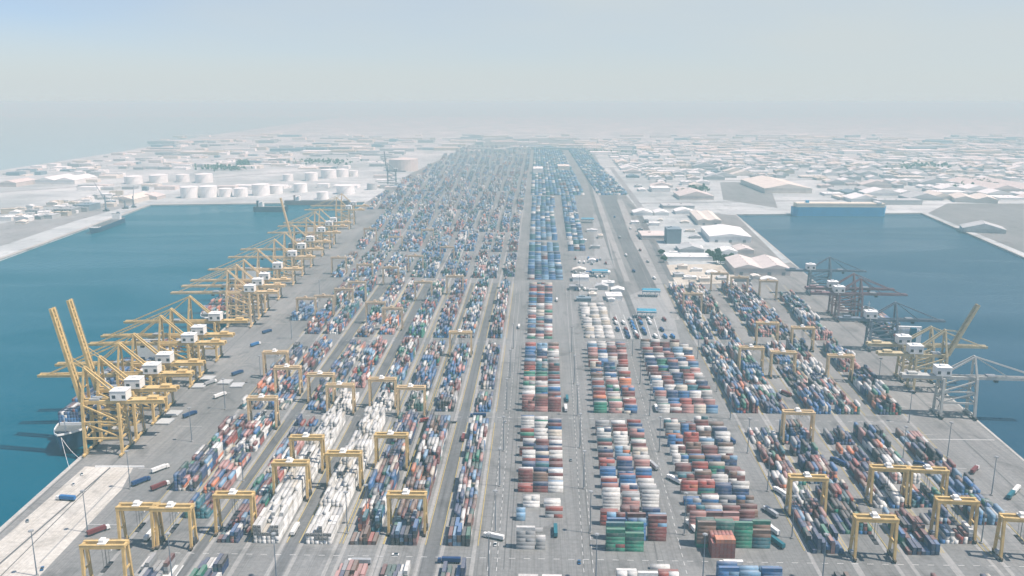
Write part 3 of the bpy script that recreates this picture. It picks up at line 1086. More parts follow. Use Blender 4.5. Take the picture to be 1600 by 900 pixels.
def make_sts(m, boom_up=0.0, gauge=30.0, hz=44.0, reach=70.0, apex=74.0, full=True, house=None):
    """Ship-to-shore crane: +X is seaward, waterside rail at x=0, landside rail at x=-gauge, +Y along the quay."""
    house = house or M_HOUSE
    root = empty("quay_crane")
    D = 9.0
    for sy in (-1, 1):
        lg = MB().bar((0, sy * D, 2.5), (-.5, sy * 6.5, hz + 1), 2.2, 2.4).build("leg", m, root)
        MB().bar((-gauge, sy * D, 2.5), (-gauge + .5, sy * 6.5, hz + 1), 2.0, 2.2).build("leg", m, root)
        mb = MB().bar((-.2, sy * (D - .8), 15), (-gauge + .2, sy * (D - .8), 15), 1.2, 1.7)
        mb.build("portal_beam", m, root)
        zm = 15 + (hz - 15) * .48
        MB().bar((-.5, sy * 6.7, hz - .6), (-gauge + .8, sy * 7.7, zm + .6), 1.2, 1.2).build("diagonal_brace", m, root)
        MB().bar((-.5, sy * 7.6, zm - .6), (-gauge + .8, sy * (D - .9), 16), 1.0, 1.0).build("diagonal_brace", m, root)
        MB().bar((-gauge + .6, sy * 7.65, zm), (-.9, sy * 7.65, zm), 1.0, 1.3).build("portal_beam", m, root)
        g = MB().box(-gauge - 36, 2.0, sy * 3.2 - 1.0, sy * 3.2 + 1.0, hz - .8, hz + 2.2)
        g.build("girder", m, root)
        for x in (0, -gauge):
            bo = MB().box(x - .9, x + .9, sy * D - 5, sy * D + 5, 1.3, 2.6)
            for q in (-3.8, -1.6, 1.6, 3.8):
                bo.cyl((x - .4, sy * D + q, .65), (x + .4, sy * D + q, .65), .65, 8)
            bo.build("bogie", M_DARK if sy < 0 else m, root)
    for x in (0, -gauge):
        MB().bar((x, -D, 3.4), (x, D, 3.4), 1.3, 1.5).build("sill_beam", m, root)
        MB().bar((x * .985 - .4, -6.6, hz - 1.9), (x * .985 - .4, 6.6, hz - 1.9), 1.5, 2.0).bar((x, -8.2, 15), (x, 8.2, 15), 1.1, 1.5).build("cross_beam", m, root)
        xb = MB()
        for za, zb in ((16, 15 + (hz - 15) * .5), (15 + (hz - 15) * .5, hz - 3)):
            xb.bar((x * .99 - .2, -7.4, za), (x * .99 - .2, 7.0, zb), .6, .6).bar((x * .99 - .2, 7.4, za), (x * .99 - .2, -7.0, zb), .6, .6)
        xb.build("cross_brace", m, root)
    ap = MB()
    for sy in (-1, 1):
        ap.bar((-.5, sy * 6.3, hz + 1), (-2.5, sy * 1.6, apex), 1.8, 1.8, w2=1.3, h2=1.3)
    ap.bar((-2.5, -2.2, apex), (-2.5, 2.2, apex), 1.3, 1.5)
    ap.bar((-1.5, -4, hz + 14), (-1.5, 4, hz + 14), .8, .8)
    ap.build("apex_frame", m, root)
    for sy in (-1, 1):
        MB().bar((-2.5, sy * 1.7, apex), (-gauge - 2, sy * 3.2, hz + 2), 1.3, 1.3).build("backstay", m, root)
    # boom, hinged at x=2
    a = math.radians(boom_up)
    ca, sa = math.cos(a), math.sin(a)

    def bp(u, y, w):
        return (2.2 + u * ca - w * sa, y, hz + 1.1 + u * sa + w * ca)
    bm = MB()
    for sy in (-1, 1):
        bm.bar(bp(0, sy * 2.4, 0), bp(reach, sy * 2.4, 0), 2.3, 3.0, w2=2.0, h2=2.2)
        bm.bar(bp(0, sy * 3.9, 1.6), bp(reach, sy * 3.7, 1.4), .15, .15)
    for i in range(11):
        u = 2 + i * (reach - 3) / 10
        bm.bar(bp(u, -2.4, .3), bp(u, 2.4, .3), 1.0, .9)
        if i < 10:
            u2 = u + (reach - 3) / 10
            s = 1 if i % 2 else -1
            bm.bar(bp(u, -3.2 * s, .6), bp(u2, 3.2 * s, .6), .4, .4)
    bm.build("boom", m, root)
    if boom_up < 30:
        for u in (reach * .42, reach * .88):
            for sy in (-1, 1):
                MB().bar((-2.5, sy * 1.7, apex), bp(u, sy * 3.0, 1.0), .9, .9).build("forestay", m, root)
    else:
        for sy in (-1, 1):
            MB().bar((-2.5, sy * 1.7, apex), bp(reach * .45, sy * 3.2, 1.5), .5, .5).build("forestay", m, root)
    hs = MB().box(-gauge - 6, -gauge + 7, -5.5, 5.5, hz + 2.6, hz + 10.6).build("machinery_house", house, root)
    MB().box(-gauge - 6.3, -gauge + 7.3, -5.8, 5.8, hz + 10.6, hz + 11).box(-gauge - 2, -gauge + 2, -2, 2, hz + 11, hz + 12.4).build("roof", M_WHITE, hs)
    for yy in (-2.4, .6):
        MB().box(-gauge + 6.98, -gauge + 7.05, yy, yy + 1.6, hz + 5, hz + 7).build("vent", M_DARK, hs)
    for xx, s_ in ((-gauge - 4, -1), (-gauge + 4, -1), (-gauge - 4, 1), (-gauge + 4, 1)):
        MB().box(xx - 1.4, xx + 1.4, s_ * 5.52 - .06, s_ * 5.52 + .06, hz + 4.5, hz + 7.3).build("vent", M_DARK, hs)
    if full:
        tx = -9 if boom_up > 30 else 14
        MB().box(tx - 4, tx + 4, -3.8, 3.8, hz + 2.3, hz + 3.6).build("trolley", M_GREYST, root)
        MB().box(tx + 3, tx + 6.5, -1.3, 1.3, hz - 3.2, hz - .4).build("operator_cab", M_GLASS, root)
        st = MB()
        for i in range(7):
            z0 = 3 + i * 5.6
            st.bar((-gauge - 1.4, -D + 1.5 + (i % 2) * 3, z0), (-gauge - 1.4, -D + 4.5 - (i % 2) * 3, z0 + 5.6), .7, .25)
        st.build("stair", M_GREYST, root)
        MB().box(-gauge - 35, -gauge - 9, -4.4, 4.4, hz + 2.22, hz + 2.5).box(-gauge - 30, -gauge - 22, -3, 3, hz + 2.5, hz + 4.6).build("rear_platform", m, root)
    return root


# --- gantry cranes: pixel of the two leg bases and the ground line
rtgs = [
    (197, 248, 852, "yellow gantry crane at the left end of the front, straddling an empty lane"),
    (250, 303, 854, "yellow gantry crane joined shoulder to shoulder beside the leftmost front gantry"),
    (126, 189, 916, "yellow gantry crane cut by the lower left corner, beside orange containers"),
    (338, 396, 832, "yellow gantry crane before the multicoloured row left of the white reefers"),
    (432, 488, 778, "yellow gantry crane straddling the left white reefer row"),
    (513, 569, 762, "yellow gantry crane straddling the right white reefer row"),
    (613, 676, 832, "yellow gantry crane over the middle row with one green container"),
    (597, 643, 731, "yellow gantry crane at the far end of the row beside white reefers"),
    (462, 510, 735, "yellow gantry crane at the far end of the left white reefers"),
    (390, 436, 668, "yellow gantry crane at the far end of the near left quay row"),
    (437, 478, 616, "yellow gantry crane over the left rows, leftmost of four in a staircase line"),
    (480, 521, 628, "yellow gantry crane second in the staircase line beyond the cross road"),
    (512, 556, 646, "yellow gantry crane over blue boxes just beyond the second cross road"),
    (577, 621, 636, "yellow gantry crane over grey boxes beyond the second cross road"),
    (624, 668, 650, "yellow gantry crane over a dark blue block beyond the second cross road"),
    (418, 454, 590, "yellow gantry crane standing alone beside the quay behind the near rows"),
    (703, 737, 556, "pale yellow gantry crane low over the row left of the central narrow row"),
    (572, 604, 505, "rust tinted gantry crane in the third bay of left rows"),
    (524, 553, 482, "faded gantry crane behind the rust tinted one in the left rows"),
    (600, 628, 515, "faded gantry crane right beside the rust tinted one in the left rows"),
    (466, 494, 498, "faded gantry crane over blue boxes near the middle quay cranes"),
    (494, 522, 494, "faded gantry crane right of blue boxes near the middle quay cranes"),
    (545, 573, 470, "faded gantry crane between the middle left rows, before a pale road"),
    (1227, 1284, 803, "yellow gantry crane over the first slanting right-hand row"),
    (1330, 1390, 872, "yellow gantry crane on empty ground at the front right"),
    (1352, 1408, 787, "yellow gantry crane over the third slanting row, left of a touching pair"),
    (1418, 1473, 790, "yellow gantry crane right of a touching pair near the right quay"),
    (1463, 1523, 842, "yellow gantry crane over blue boxes and bare ground at front right"),
    (1566, 1628, 872, "yellow gantry crane cut by the right edge of the picture"),
    (1215, 1263, 692, "thin yellow gantry crane at the second cross road on the right"),
    (1157, 1196, 582, "orange tinted gantry crane in the second bay of slanting rows"),
    (1203, 1240, 590, "faded gantry crane right of the orange tinted one"),
    (1292, 1328, 596, "pale gantry crane beside the right apron in the second bay"),
    (1180, 1214, 540, "orange tinted gantry crane across the third right-hand row"),
    (1236, 1268, 548, "orange tinted gantry crane near the white boxes of the right apron"),
    (1066, 1096, 490, "rust tinted gantry crane over the far end of the first slanting row"),
    (1108, 1138, 455, "grey beige gantry crane before the sand lot"),
    (1140, 1168, 462, "grey beige gantry crane touching the one before the sand lot"),
    (1185, 1213, 468, "faint gantry crane before the pale double-roofed shed"),
    (650, 674, 470, "faint gantry crane in the middle of the far left rows"),
    (700, 722, 460, "faint gantry crane left of the far narrow row"),
    (600, 622, 445, "faint gantry crane in the hazy left rows near a white box"),
    (640, 660, 425, "faint gantry crane in the hazy middle rows"),
    (560, 582, 440, "faint gantry crane beside the pale road through the hazy left rows"),
    (520, 541, 428, "faint gantry crane nearest the hazy quay cranes"),
    (690, 708, 410, "faint hazy gantry crane left of the pale white stack"),
    (610, 628, 392, "faint hazy gantry crane far up the left rows"),
    (660, 677, 380, "faint hazy gantry crane far up the middle rows"),
    (570, 588, 378, "faint hazy gantry crane far up beside the quay"),
]
proto_full = snap(make_rtg(True))
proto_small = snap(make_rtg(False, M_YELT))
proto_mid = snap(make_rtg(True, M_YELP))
used_mid = False
used_full = used_small = False
for x0, x1, py, lb in rtgs:
    a, b = G(x0, py), G(x1, py)
    cx, cyy = (a[0] + b[0]) / 2, (a[1] + b[1]) / 2
    # travel direction follows the nearest row
    kmin = min(BLOCK, key=lambda k: abs(bx(k, cyy) - cx))
    if py > 560 and abs(bx(kmin, cyy) - cx) < 9:
        cx = bx(kmin, cyy)
    rz = math.atan(-BLOCK[kmin][1])
    big = py > 520
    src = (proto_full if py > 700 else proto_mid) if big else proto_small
    if big and py <= 700:
        if not used_mid:
            o, used_mid = src, True
            o.location, o.rotation_euler = (cx, cyy, .14), (0, 0, rz)
            o["label"] = lb
        else:
            o = copy_tree(src, (cx, cyy, .14), rz, lb)
    elif big and not used_full:
        o, used_full = src, True
        o.location, o.rotation_euler = (cx, cyy, .14), (0, 0, rz)
        o["label"] = lb
    elif not big and not used_small:
        o, used_small = src, True
        o.location, o.rotation_euler = (cx, cyy, .14), (0, 0, rz)
        o["label"] = lb
    else:
        o = copy_tree(src, (cx, cyy, .14), rz, lb)
    tag(o, cat="gantry crane", group="yellow gantry cranes over the container rows")

# --- quay cranes, left quay (house heights read along the quay)
LQ = [643, 672, 712, 744, 812, 842, 900, 1046, 1086, 1122, 1200, 1300, 1372, 1448, 1556, 1640, 1690, 1900, 1975]
LQL = ["nearest yellow quay crane with boom raised high", "second yellow quay crane from front with boom raised high", "yellow quay crane just behind the two raised booms",
       "yellow quay crane second behind the two raised booms", "yellow quay crane with white house above the stacked pale hatch covers", "yellow quay crane touching the one behind it before the gap",
       "yellow quay crane standing alone before the cluster's gap", "first yellow quay crane of the tight middle cluster", "second yellow quay crane of the tight middle cluster",
       "third yellow quay crane of the tight middle cluster", "yellow quay crane behind the tight middle cluster", "pale yellow quay crane with long low boom behind the middle cluster",
       "pale yellow quay crane beside the single raised far boom", "far yellow quay crane with its boom raised alone", "hazy quay crane just beyond the far raised boom",
       "hazy quay crane with bright house, first of a far pair", "hazy quay crane with bright house, second of a far pair", "hazy grey quay crane next to the basin's far end", "farthest hazy quay crane on the left quay"]
qa = math.atan(0.0712)
protoL = snap(make_sts(M_YEL))
protoU = snap(make_sts(M_YEL, 79, reach=81))
protoP = snap(make_sts(M_YELP))
protoPU = snap(make_sts(M_YELP, 78, reach=80))
used = set()
for y, lb in zip(LQ, LQL):
    up = "raised high" in lb or "raised alone" in lb
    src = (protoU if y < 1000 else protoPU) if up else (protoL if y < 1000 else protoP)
    loc = (quay_left(y) + 4.5, y, .1)
    rz = math.pi + qa
    if src.name not in used:
        used.add(src.name)
        o = src
        o.location, o.rotation_euler = loc, (0, 0, rz)
        o["label"] = lb
    else:
        o = copy_tree(src, loc, rz, lb)
    tag(o, cat="quay crane", group="ship-to-shore cranes along the left quay")

qr = -math.atan(0.0785)
for src, y, lb in ((make_sts(M_WHITEC, 0, reach=64, hz=37, apex=58), 748, "pale grey quay crane at the near right quay, boom over water past the picture edge"),
                   (make_sts(M_BEIGE, 66, reach=58, hz=37, apex=64), 818, "beige quay crane on the right quay with boom raised slanting"),
                   (make_sts(M_BEIGE, 0, reach=52, hz=37, apex=58), 852, "beige quay crane with lowered boom behind the slanting raised boom"),
                   (make_sts(M_GREYC, 0, reach=52, hz=36, apex=58), 962, "dark grey quay crane beside the blue moored ship"),
                   (make_sts(M_REDC, 0, reach=56, hz=36, apex=58), 1098, "rust brown quay crane on the right quay"),
                   (make_sts(M_REDC, 0, reach=50, hz=36, apex=58), 1130, "second rust brown quay crane touching the first on right quay"),
                   (make_sts(M_GREYC, 0, reach=50, hz=36, apex=58), 1256, "farthest dark quay crane of the right quay, white house")):
    src.location = (quay_right(y) - 2.6, y, .1)
    src.rotation_euler = (0, 0, qr)
    tag(src, lb, "quay crane", "ship-to-shore cranes along the right quay")
far_tower = make_sts(M_GREYC, 84, reach=70, hz=46, full=False, house=M_GREYST)
tx, ty = G(606, 288)
far_tower.location, far_tower.rotation_euler = (tx, ty, .1), (0, 0, math.pi)
tag(far_tower, "dark far crane with boom pointing straight up near the pink tank", "quay crane")

# ================================================================== SHIPS
def hull(L, B, zw, zd, bow=0.16, stern=0.04, flare=1.0, n=22):
    """A ship's hull along local Y, bow at -Y; from the keel-side waterline zw up to the deck zd."""
    mb = MB()
    secs = []
    for i in range(n + 1):
        u = i / n
        y = -L / 2 + L * u
        if u < bow:
            w = B / 2 * math.sin(math.pi / 2 * (u / bow)) ** 0.75
        elif u > 1 - stern * 2:
            w = B / 2 * (1 - 0.35 * ((u - (1 - stern * 2)) / (stern * 2)) ** 2)
        else:
            w = B / 2
        ww = w * (0.25 + .75 * min(1, u / bow)) if u < bow else w
        lift = 3.0 * max(0, 1 - u / (bow * .8)) ** 2
        secs.append([(-ww * .96, y + (3 if u < .01 else 0), zw), (-w, y, zd + lift), (w, y, zd + lift), (ww * .96, y + (3 if u < .01 else 0), zw)])
    vs = [p for s in secs for p in s]
    for i in range(n):
        a, b = i * 4, i * 4 + 4
        mb.f += [(a, b, b + 1, a + 1), (a + 2, b + 2, b + 3, a + 3)]
        mb.mi += [0, 0]
        mb.f.append((a + 1, b + 1, b + 2, a + 2))
        mb.mi.append(1)
    mb.f += [(0, 1, 2, 3), (4 * n + 3, 4 * n + 2, 4 * n + 1, 4 * n)]
    mb.mi += [0, 0]
    mb.v = vs
    return mb


def make_ship(name, L, B, zd, hm, loc, rz, label, house_at=0.3, house_w=None, house_h=16, cargo=None, ht=3, deck=M_DECK, group=None):
    root = empty(name, loc, rz)
    hull(L, B, -3.0, zd).build("hull", [hm, deck], root)
    if L > 150:
        bw = MB()
        prev = None
        for i in range(13):
            u = i / 12 * .17
            w = B / 2 * math.sin(math.pi / 2 * min(1, u / .16)) ** .75
            p = (w, -L / 2 + L * u, zd + 3.0 * max(0, 1 - u / .128) ** 2)
            if prev:
                for sgn in (-1, 1):
                    bw.bar((sgn * prev[0], prev[1], prev[2] + .7), (sgn * p[0], p[1], p[2] + .7), .7, 1.5)
            prev = p
        bw.build("bulwark", M_WHITE, root)
    hy = L * house_at
    hw = house_w or B * .8
    hs = MB().box(-hw / 2, hw / 2, hy - 6, hy + 6, zd + .02, zd + house_h).box(-B / 2, B / 2, hy - 5, hy - 1.5, zd + house_h, zd + house_h + 2.6)
    hs = hs.build("superstructure", M_WHITE, root)
    MB().box(-B / 2 + .5, B / 2 - .5, hy - 5.08, hy - 5.0, zd + house_h + .8, zd + house_h + 1.9).build("bridge_window", M_GLASS, hs)
    MB().box(-3, 3, hy + 7, hy + 12, zd + .02, zd + house_h + 4).build("funnel", hm, root)
    mm = MB().cyl((0, -L / 2 + 14, zd + 1), (0, -L / 2 + 14, zd + 14), .5, 8, .25).bar((-2.5, -L / 2 + 14, zd + 10), (2.5, -L / 2 + 14, zd + 10), .3)
    mm.build("mast", M_WHITE, root)
    MB().box(-B / 2 + 3, B / 2 - 3, -L / 2 + L * .12, -L / 2 + L * .12 + .8, zd, zd + 2.6).build("breakwater", M_WHITE, root)
    fw = MB()
    for s in (-1, 1):
        fw.cyl((s * 3, -L / 2 + 10, zd + .6), (s * 3, -L / 2 + 10, zd + 2.0), 1.0, 10)
    fw.build("windlass", M_GREYST, root)
    tag(root, label, "ship", group)
    if cargo:
        ca, sa = math.cos(rz), math.sin(rz)
        ncol = int((B - 1) / 2.5)
        for y in np.arange(-L / 2 + L * .125 + 7, L / 2 - 8, 13.2):
            if abs(y - hy) < 20:
                continue
            hb = max(1, ht + rnd.choice((-2, -1, 0, 0, 1)))
            for c in range(ncol):
                x = (c - (ncol - 1) / 2) * 2.5
                h = max(0, hb + rnd.choice((0, 0, -1)))
                for t in range(h):
                    SHIP_CARGO.append((loc[0] + x * ca - y * sa, loc[1] + x * sa + y * ca, zd + .9 + t * H_ - .18, rz, L40, pick(cargo), None, True, False))
    return root


# nearest left ship: bow towards us, tied up behind the first quay cranes
bl = G(100, 672, 12)
sy0 = 640
make_ship("container_ship", 260, 32, 12.5, M_NAVYHULL, (quay_left(sy0 + 130) - 20, sy0 + 128, 0), qa, "navy container ship moored behind the nearest left quay cranes", 0.28, cargo={"navy": 4, "blue": 6, "white": 1, "maroon": 2}, ht=6, house_h=27)
make_ship("container_ship", 290, 34, 12.5, M_NAVYHULL, (quay_left(1170) - 21, 1170, 0), qa, "container ship moored behind the middle left quay cranes", 0.3, cargo=MIXW, ht=3, house_h=22)
make_ship("container_ship", 240, 30, 11, M_NAVYHULL, (quay_left(1650) - 19, 1650, 0), qa, "hazy container ship moored behind the far left quay cranes", 0.3, cargo=MIXW, ht=3, house_h=20)
# right quay: feeder ship, stern towards us
make_ship("container_ship", 190, 27, 8, M_TEALHULL, (quay_right(1040) + 16, 1040, 0), math.pi + qr, "blue feeder ship with white stern house at the right quay", 0.40, cargo=MIXW, ht=2, house_h=17)
# coaster at the left shore
a, b = G(128, 362), G(180, 343)
ang = math.atan2(b[1] - a[1], b[0] - a[0]) - math.pi / 2
make_ship("cargo_ship", math.dist(a, b) * .98, 22, 8, M_NAVYHULL, ((a[0] + b[0]) / 2 + 27, (a[1] + b[1]) / 2 - 16, 0), ang, "dark cargo ship with white house at the left shore", 0.33, house_h=13)
a = G(424, 329)
make_ship("coaster", 95, 19, 11, M_NAVYHULL, (a[0], a[1], 0), math.pi / 2, "small dark coaster under way in the left basin", 0.28, house_h=12)
make_ship("cargo_ship", 190, 26, 9, M_REDC, (G(490, 321)[0], 2395, 0), math.pi / 2, "dull purple ship at the left basin's far wall", 0.3, house_h=11)
# tug with wake
MB().add([(G(424, 330)[0] + 40, G(424, 331)[1] - 6, -3.5), (G(424, 330)[0] + 105, G(424, 331)[1] - 16, -3.5), (G(424, 330)[0] + 105, G(424, 331)[1] + 14, -3.5), (G(424, 330)[0] + 40, G(424, 331)[1] + 4, -3.5)], [(0, 1, 2, 3)])

# car carrier: slab-sided blue hull with cream top, right basin's far wall
cc0, cc1 = G(1240, 338, -3), G(1386, 338, -3)
Lc = cc1[0] - cc0[0]
root = empty("car_carrier", ((cc0[0] + cc1[0]) / 2, cc0[1] + 17, 0), math.pi / 2)
hb = hull(Lc, 33, -3, 21, bow=.05, stern=.02)
hb.build("hull", [M_BLUEHULL, M_DECK], root)
M_CREAM = mat("cream_paint", (0.72, 0.64, 0.52), 0.6, var=.08, scale=.1)
up = MB().box(-16, 16, -Lc * .46, Lc * .47, 21.02, 31).build("upper_deck", M_CREAM, root)
MB().box(-16.1, -16.02, -Lc * .45, Lc * .46, 26, 27).build("vent_band", M_GREYST, up)
wh = MB().box(-17, 17, -Lc * .42, -Lc * .38, 31.02, 34.5).build("wheelhouse", M_WHITE, root)
MB().box(-5, 5, Lc * .33, Lc * .36, 31.02, 37).build("funnel", M_BLUEHULL, root)
tag(root, "bright blue slab-sided ship with cream top across the right basin", "ship")

# mooring lines of the near ship
q = MB()
bow = Vector((quay_left(sy0 + 130) - 9.6, sy0 + 1.2, 13.2))
for ex in (12, 30):
    e = Vector((quay_left(sy0 - ex) + 2, sy0 - ex, .3))
    pts = [bow.lerp(e, t / 8) - Vector((0, 0, 2.0 * math.sin(math.pi * t / 8))) for t in range(9)]
    for i in range(8):
        q.bar(pts[i], pts[i + 1], .22)
tag(q.build("mooring_line", M_WHITE), "pale mooring lines from the near ship's bow to the quay", "rope")

# ------------------------------------------------------------------ the rest of the containers
rest = [c for i, c in enumerate(CONT) if i not in chosen] + SHIP_CARGO
tag(mass(rest, "stacked_containers"), "mass of stacked containers of every colour filling the yard's farther rows", "containers", kind="stuff")
print("containers", len(CONT), "individual", len(chosen), "mass", len(rest))

# ================================================================== BUILDINGS
ROOFS = {"white": (0.90, 0.90, 0.88), "cream": (0.78, 0.72, 0.64), "pale grey": (0.52, 0.53, 0.53), "grey": (0.34, 0.35, 0.36), "pinkish": (0.70, 0.63, 0.59), "blue grey": (0.22, 0.28, 0.33), "sand": (0.58, 0.52, 0.43)}
M_ROOF = {k: mat("roof_" + k.replace(" ", "_"), tuple(x * .9 for x in v), 0.7, var=.1, scale=.06) for k, v in ROOFS.items()}
M_WALLB = {k: mat("wall_" + k.replace(" ", "_"), tuple(x * .8 for x in v), 0.8, var=.1, scale=.08) for k, v in ROOFS.items()}
M_DOOR = mat("roller_door", (0.2, 0.22, 0.24), .7)


def warehouse(x, y, lx, ly, h, color, label, rz=0.0, ridge=1, rise=None, doors=0, group=None, name="warehouse", cat="warehouse"):
    """Walls with a gabled roof of RIDGE bays (0: flat roof with a parapet)."""
    root = empty(name, (x, y, .05), rz)
    MB().box(-lx / 2, lx / 2, -ly / 2, ly / 2, 0, h).build("wall", M_WALLB[color], root)
    mb = MB()
    if ridge == 0:
        e = .5
        mb.box(-lx / 2 - e, lx / 2 + e, -ly / 2 - e, ly / 2 + e, h, h + .7)
        for i in range(2):
            ux, uy = rnd.uniform(-.3, .3) * lx, rnd.uniform(-.3, .3) * ly
            mb.box(ux - 2.5, ux + 2.5, uy - 2, uy + 2, h + .7, h + 2.6)
    else:
        rise = rise or lx / ridge * .14
        w = (lx + 1.6) / ridge
        for i in range(ridge):
            a = -lx / 2 - .8 + i * w
            y0, y1 = -ly / 2 - .8, ly / 2 + .8
            mb.add([(a, y0, h - .2), (a + w, y0, h - .2), (a + w, y1, h - .2), (a, y1, h - .2), (a + w / 2, y0, h + rise), (a + w / 2, y1, h + rise)],
                   [(0, 1, 4), (2, 3, 5), (0, 4, 5, 3), (1, 2, 5, 4), (0, 3, 2, 1)])
            nv = int(ly / 18)
            for j in range(nv):
                yy = -ly / 2 + (j + .5) * ly / nv
                mb.box(a + w / 2 - .7, a + w / 2 + .7, yy - 1.5, yy + 1.5, h + rise - .3, h + rise + .9)
    mb.build("roof", M_ROOF[color], root)
    for i in range(doors):
        xx = -lx / 2 + lx * (i + .5) / doors
        MB().box(xx - 3, xx + 3, -ly / 2 - .12, -ly / 2 + .02, 0.02, 5.5).build("door", M_DOOR, root)
    return tag(root, label, cat, group)


def pxb(x0, x1, yb, depth, h, color, label, **kw):
    a, b = G(x0, yb), G(x1, yb)
    lx = math.dist(a, b)
    return warehouse((a[0] + b[0]) / 2, a[1] + depth / 2, lx, depth, h, color, label, **kw)


pxb(1094, 1130, 352, 170, 12, "cream", "cream double-gabled shed beside the right basin's corner", ridge=2, rz=-.06, doors=2)
pxb(1112, 1176, 379, 140, 13, "white", "broad white shed with low gable beside the right basin", ridge=1, rz=-.06, rise=6, doors=3)
pxb(1150, 1236, 430, 100, 12, "pinkish", "pinkish double-gabled shed behind the right-hand gantries", ridge=2, rz=-.05, doors=4)
pxb(1042, 1064, 381, 40, 30, "blue grey", "tall blue grey block behind the gate plaza", ridge=0)
pxb(1003, 1042, 375, 70, 9, "pinkish", "pale pink flat warehouse left of the tall blue grey block", ridge=0)
pxb(1195, 1268, 302, 330, 16, "cream", "large cream curved-roof hall beyond the right basin", ridge=1, rise=14)
pxb(990, 1020, 337, 50, 8, "white", "small white shed by the highway bend", ridge=1)
pxb(1023, 1045, 337, 50, 8, "white", "second small white shed right of the one by the highway bend", ridge=1)
pxb(1056, 1085, 335, 50, 8, "white", "white shed left of the cream double-gabled shed", ridge=1)
pxb(1062, 1115, 312, 120, 11, "pinkish", "long pinkish shed behind the white sheds", ridge=1)
pxb(1036, 1085, 326, 60, 8, "pale grey", "low grey building before the long pinkish shed", ridge=0)
pxb(1042, 1118, 408, 40, 8, "white", "long low white office behind the sand lot", ridge=0)
pxb(1062, 1100, 395, 50, 7, "pale grey", "grey roofed workshop behind the long white office", ridge=1)
pxb(1126, 1152, 400, 40, 9, "white", "small white roof among trees by the basin road", ridge=1)
pxb(1152, 1178, 398, 50, 9, "pinkish", "reddish grey shed behind the pinkish double-gabled shed", ridge=1)
pxb(1515, 1575, 364, 60, 9, "pale grey", "long low shed on the far right quay", ridge=1, rz=-.35)
pxb(1330, 1372, 316, 80, 10, "white", "white quay shed behind the bright blue ship", ridge=1)
pxb(1372, 1440, 320, 50, 13, "pale grey", "grey quay shed right of the bright blue ship", ridge=0)
pxb(1505, 1565, 317, 120, 11, "cream", "cream roofed warehouse behind the far right quay", ridge=2, rz=-.3)
pxb(1550, 1640, 302, 320, 13, "pinkish", "wide pale warehouse at the right edge far behind the quay", ridge=2)
pxb(1455, 1490, 312, 90, 10, "cream", "cream shed left of the far right quay warehouse", ridge=1)
pxb(176, 210, 318, 130, 12, "cream", "cream gabled shed on the left shore before the tanks", ridge=1)
pxb(212, 246, 312, 60, 9, "pinkish", "pinkish low shed beside the left shore tanks", ridge=1)
pxb(0, 18, 345, 40, 9, "white", "small white building at the left edge of the shore", ridge=0)
pxb(22, 40, 345, 40, 9, "white", "second small white building beside the left edge one", ridge=0)
pxb(60, 82, 342, 40, 9, "pale grey", "grey shed near the left shore ship", ridge=0)
pxb(84, 112, 335, 60, 13, "grey", "dark grey plant building on the left shore", ridge=0)
pxb(118, 140, 330, 60, 16, "blue grey", "blue grey plant building behind the dark shore ship", ridge=0)
pxb(0, 26, 292, 120, 14, "pinkish", "pinkish warehouse at the left edge beyond the shore", ridge=1)
pxb(55, 118, 288, 160, 15, "white", "wide white warehouse far behind the left shore", ridge=2)
pxb(895, 920, 440, 24, 7, "white", "white cabin near the blue gate canopies", ridge=0)
pxb(948, 972, 470, 26, 7, "white", "white office beside the truck lot", ridge=0)
pxb(833, 848, 272, 110, 22, "white", "bright white block far up the central rows, left", ridge=0)
pxb(872, 890, 268, 120, 22, "cream", "bright cream block far up the central rows, right", ridge=0)

# clutter along the corridor: cabins, workshops and parked lorries' sheds
for i, (px, py) in enumerate(((992, 350), (1000, 362), (1010, 348), (1022, 352), (1032, 345), (1070, 348), (1078, 362), (1086, 372), (1072, 384), (1092, 388), (1052, 398), (1066, 420), (1088, 424), (1112, 428), (1128, 436), (1078, 436),
                              (1060, 432), (1100, 440), (900, 452), (912, 470), (926, 462), (940, 452), (950, 446), (948, 428), (925, 410), (905, 425), (930, 388), (912, 378), (938, 372), (925, 362), (955, 470), (965, 455), (1160, 440), (1180, 436), (1200, 438), (1142, 446))):
    x, y = G(px, py)
    col = rnd.choice(("white", "white", "white", "pale grey", "grey", "cream", "blue grey"))
    lx, ly, h = rnd.uniform(9, 26), rnd.uniform(8, 20), rnd.uniform(3, 7)
    where = "behind the sand lot" if px > 985 and py < 400 else "on the sand lot" if 1040 < px < 1140 else "by the pinkish double-gabled shed" if px > 1140 else "near the gate canopies"
    warehouse(x, y, lx, ly, h, col, f"{'small' if lx < 16 else 'wide'} {col} {'cabin' if h < 5 else 'workshop'} {where}, {'square' if abs(lx - ly) < 5 else 'oblong'}", rz=rnd.uniform(-.12, .05), ridge=rnd.choice((0, 0, 1)), group="cabins and workshops along the corridor", name="workshop", cat="building")

# the industrial area: sheds on a rough street grid
kinds = list(ROOFS)
lab_count = {}
SHED_ADJ = ["flat", "gabled", "twin-gabled"]
def zone_name(px, py):
    d = "just beyond the basin road" if py > 290 else "in the middle haze" if py > 262 else "deep in the haze"
    s = "near the highway" if px < 1080 else "above the cream hall" if px < 1290 else "above the bright blue ship" if px < 1420 else "towards the right edge"
    return f"{d} {s}"


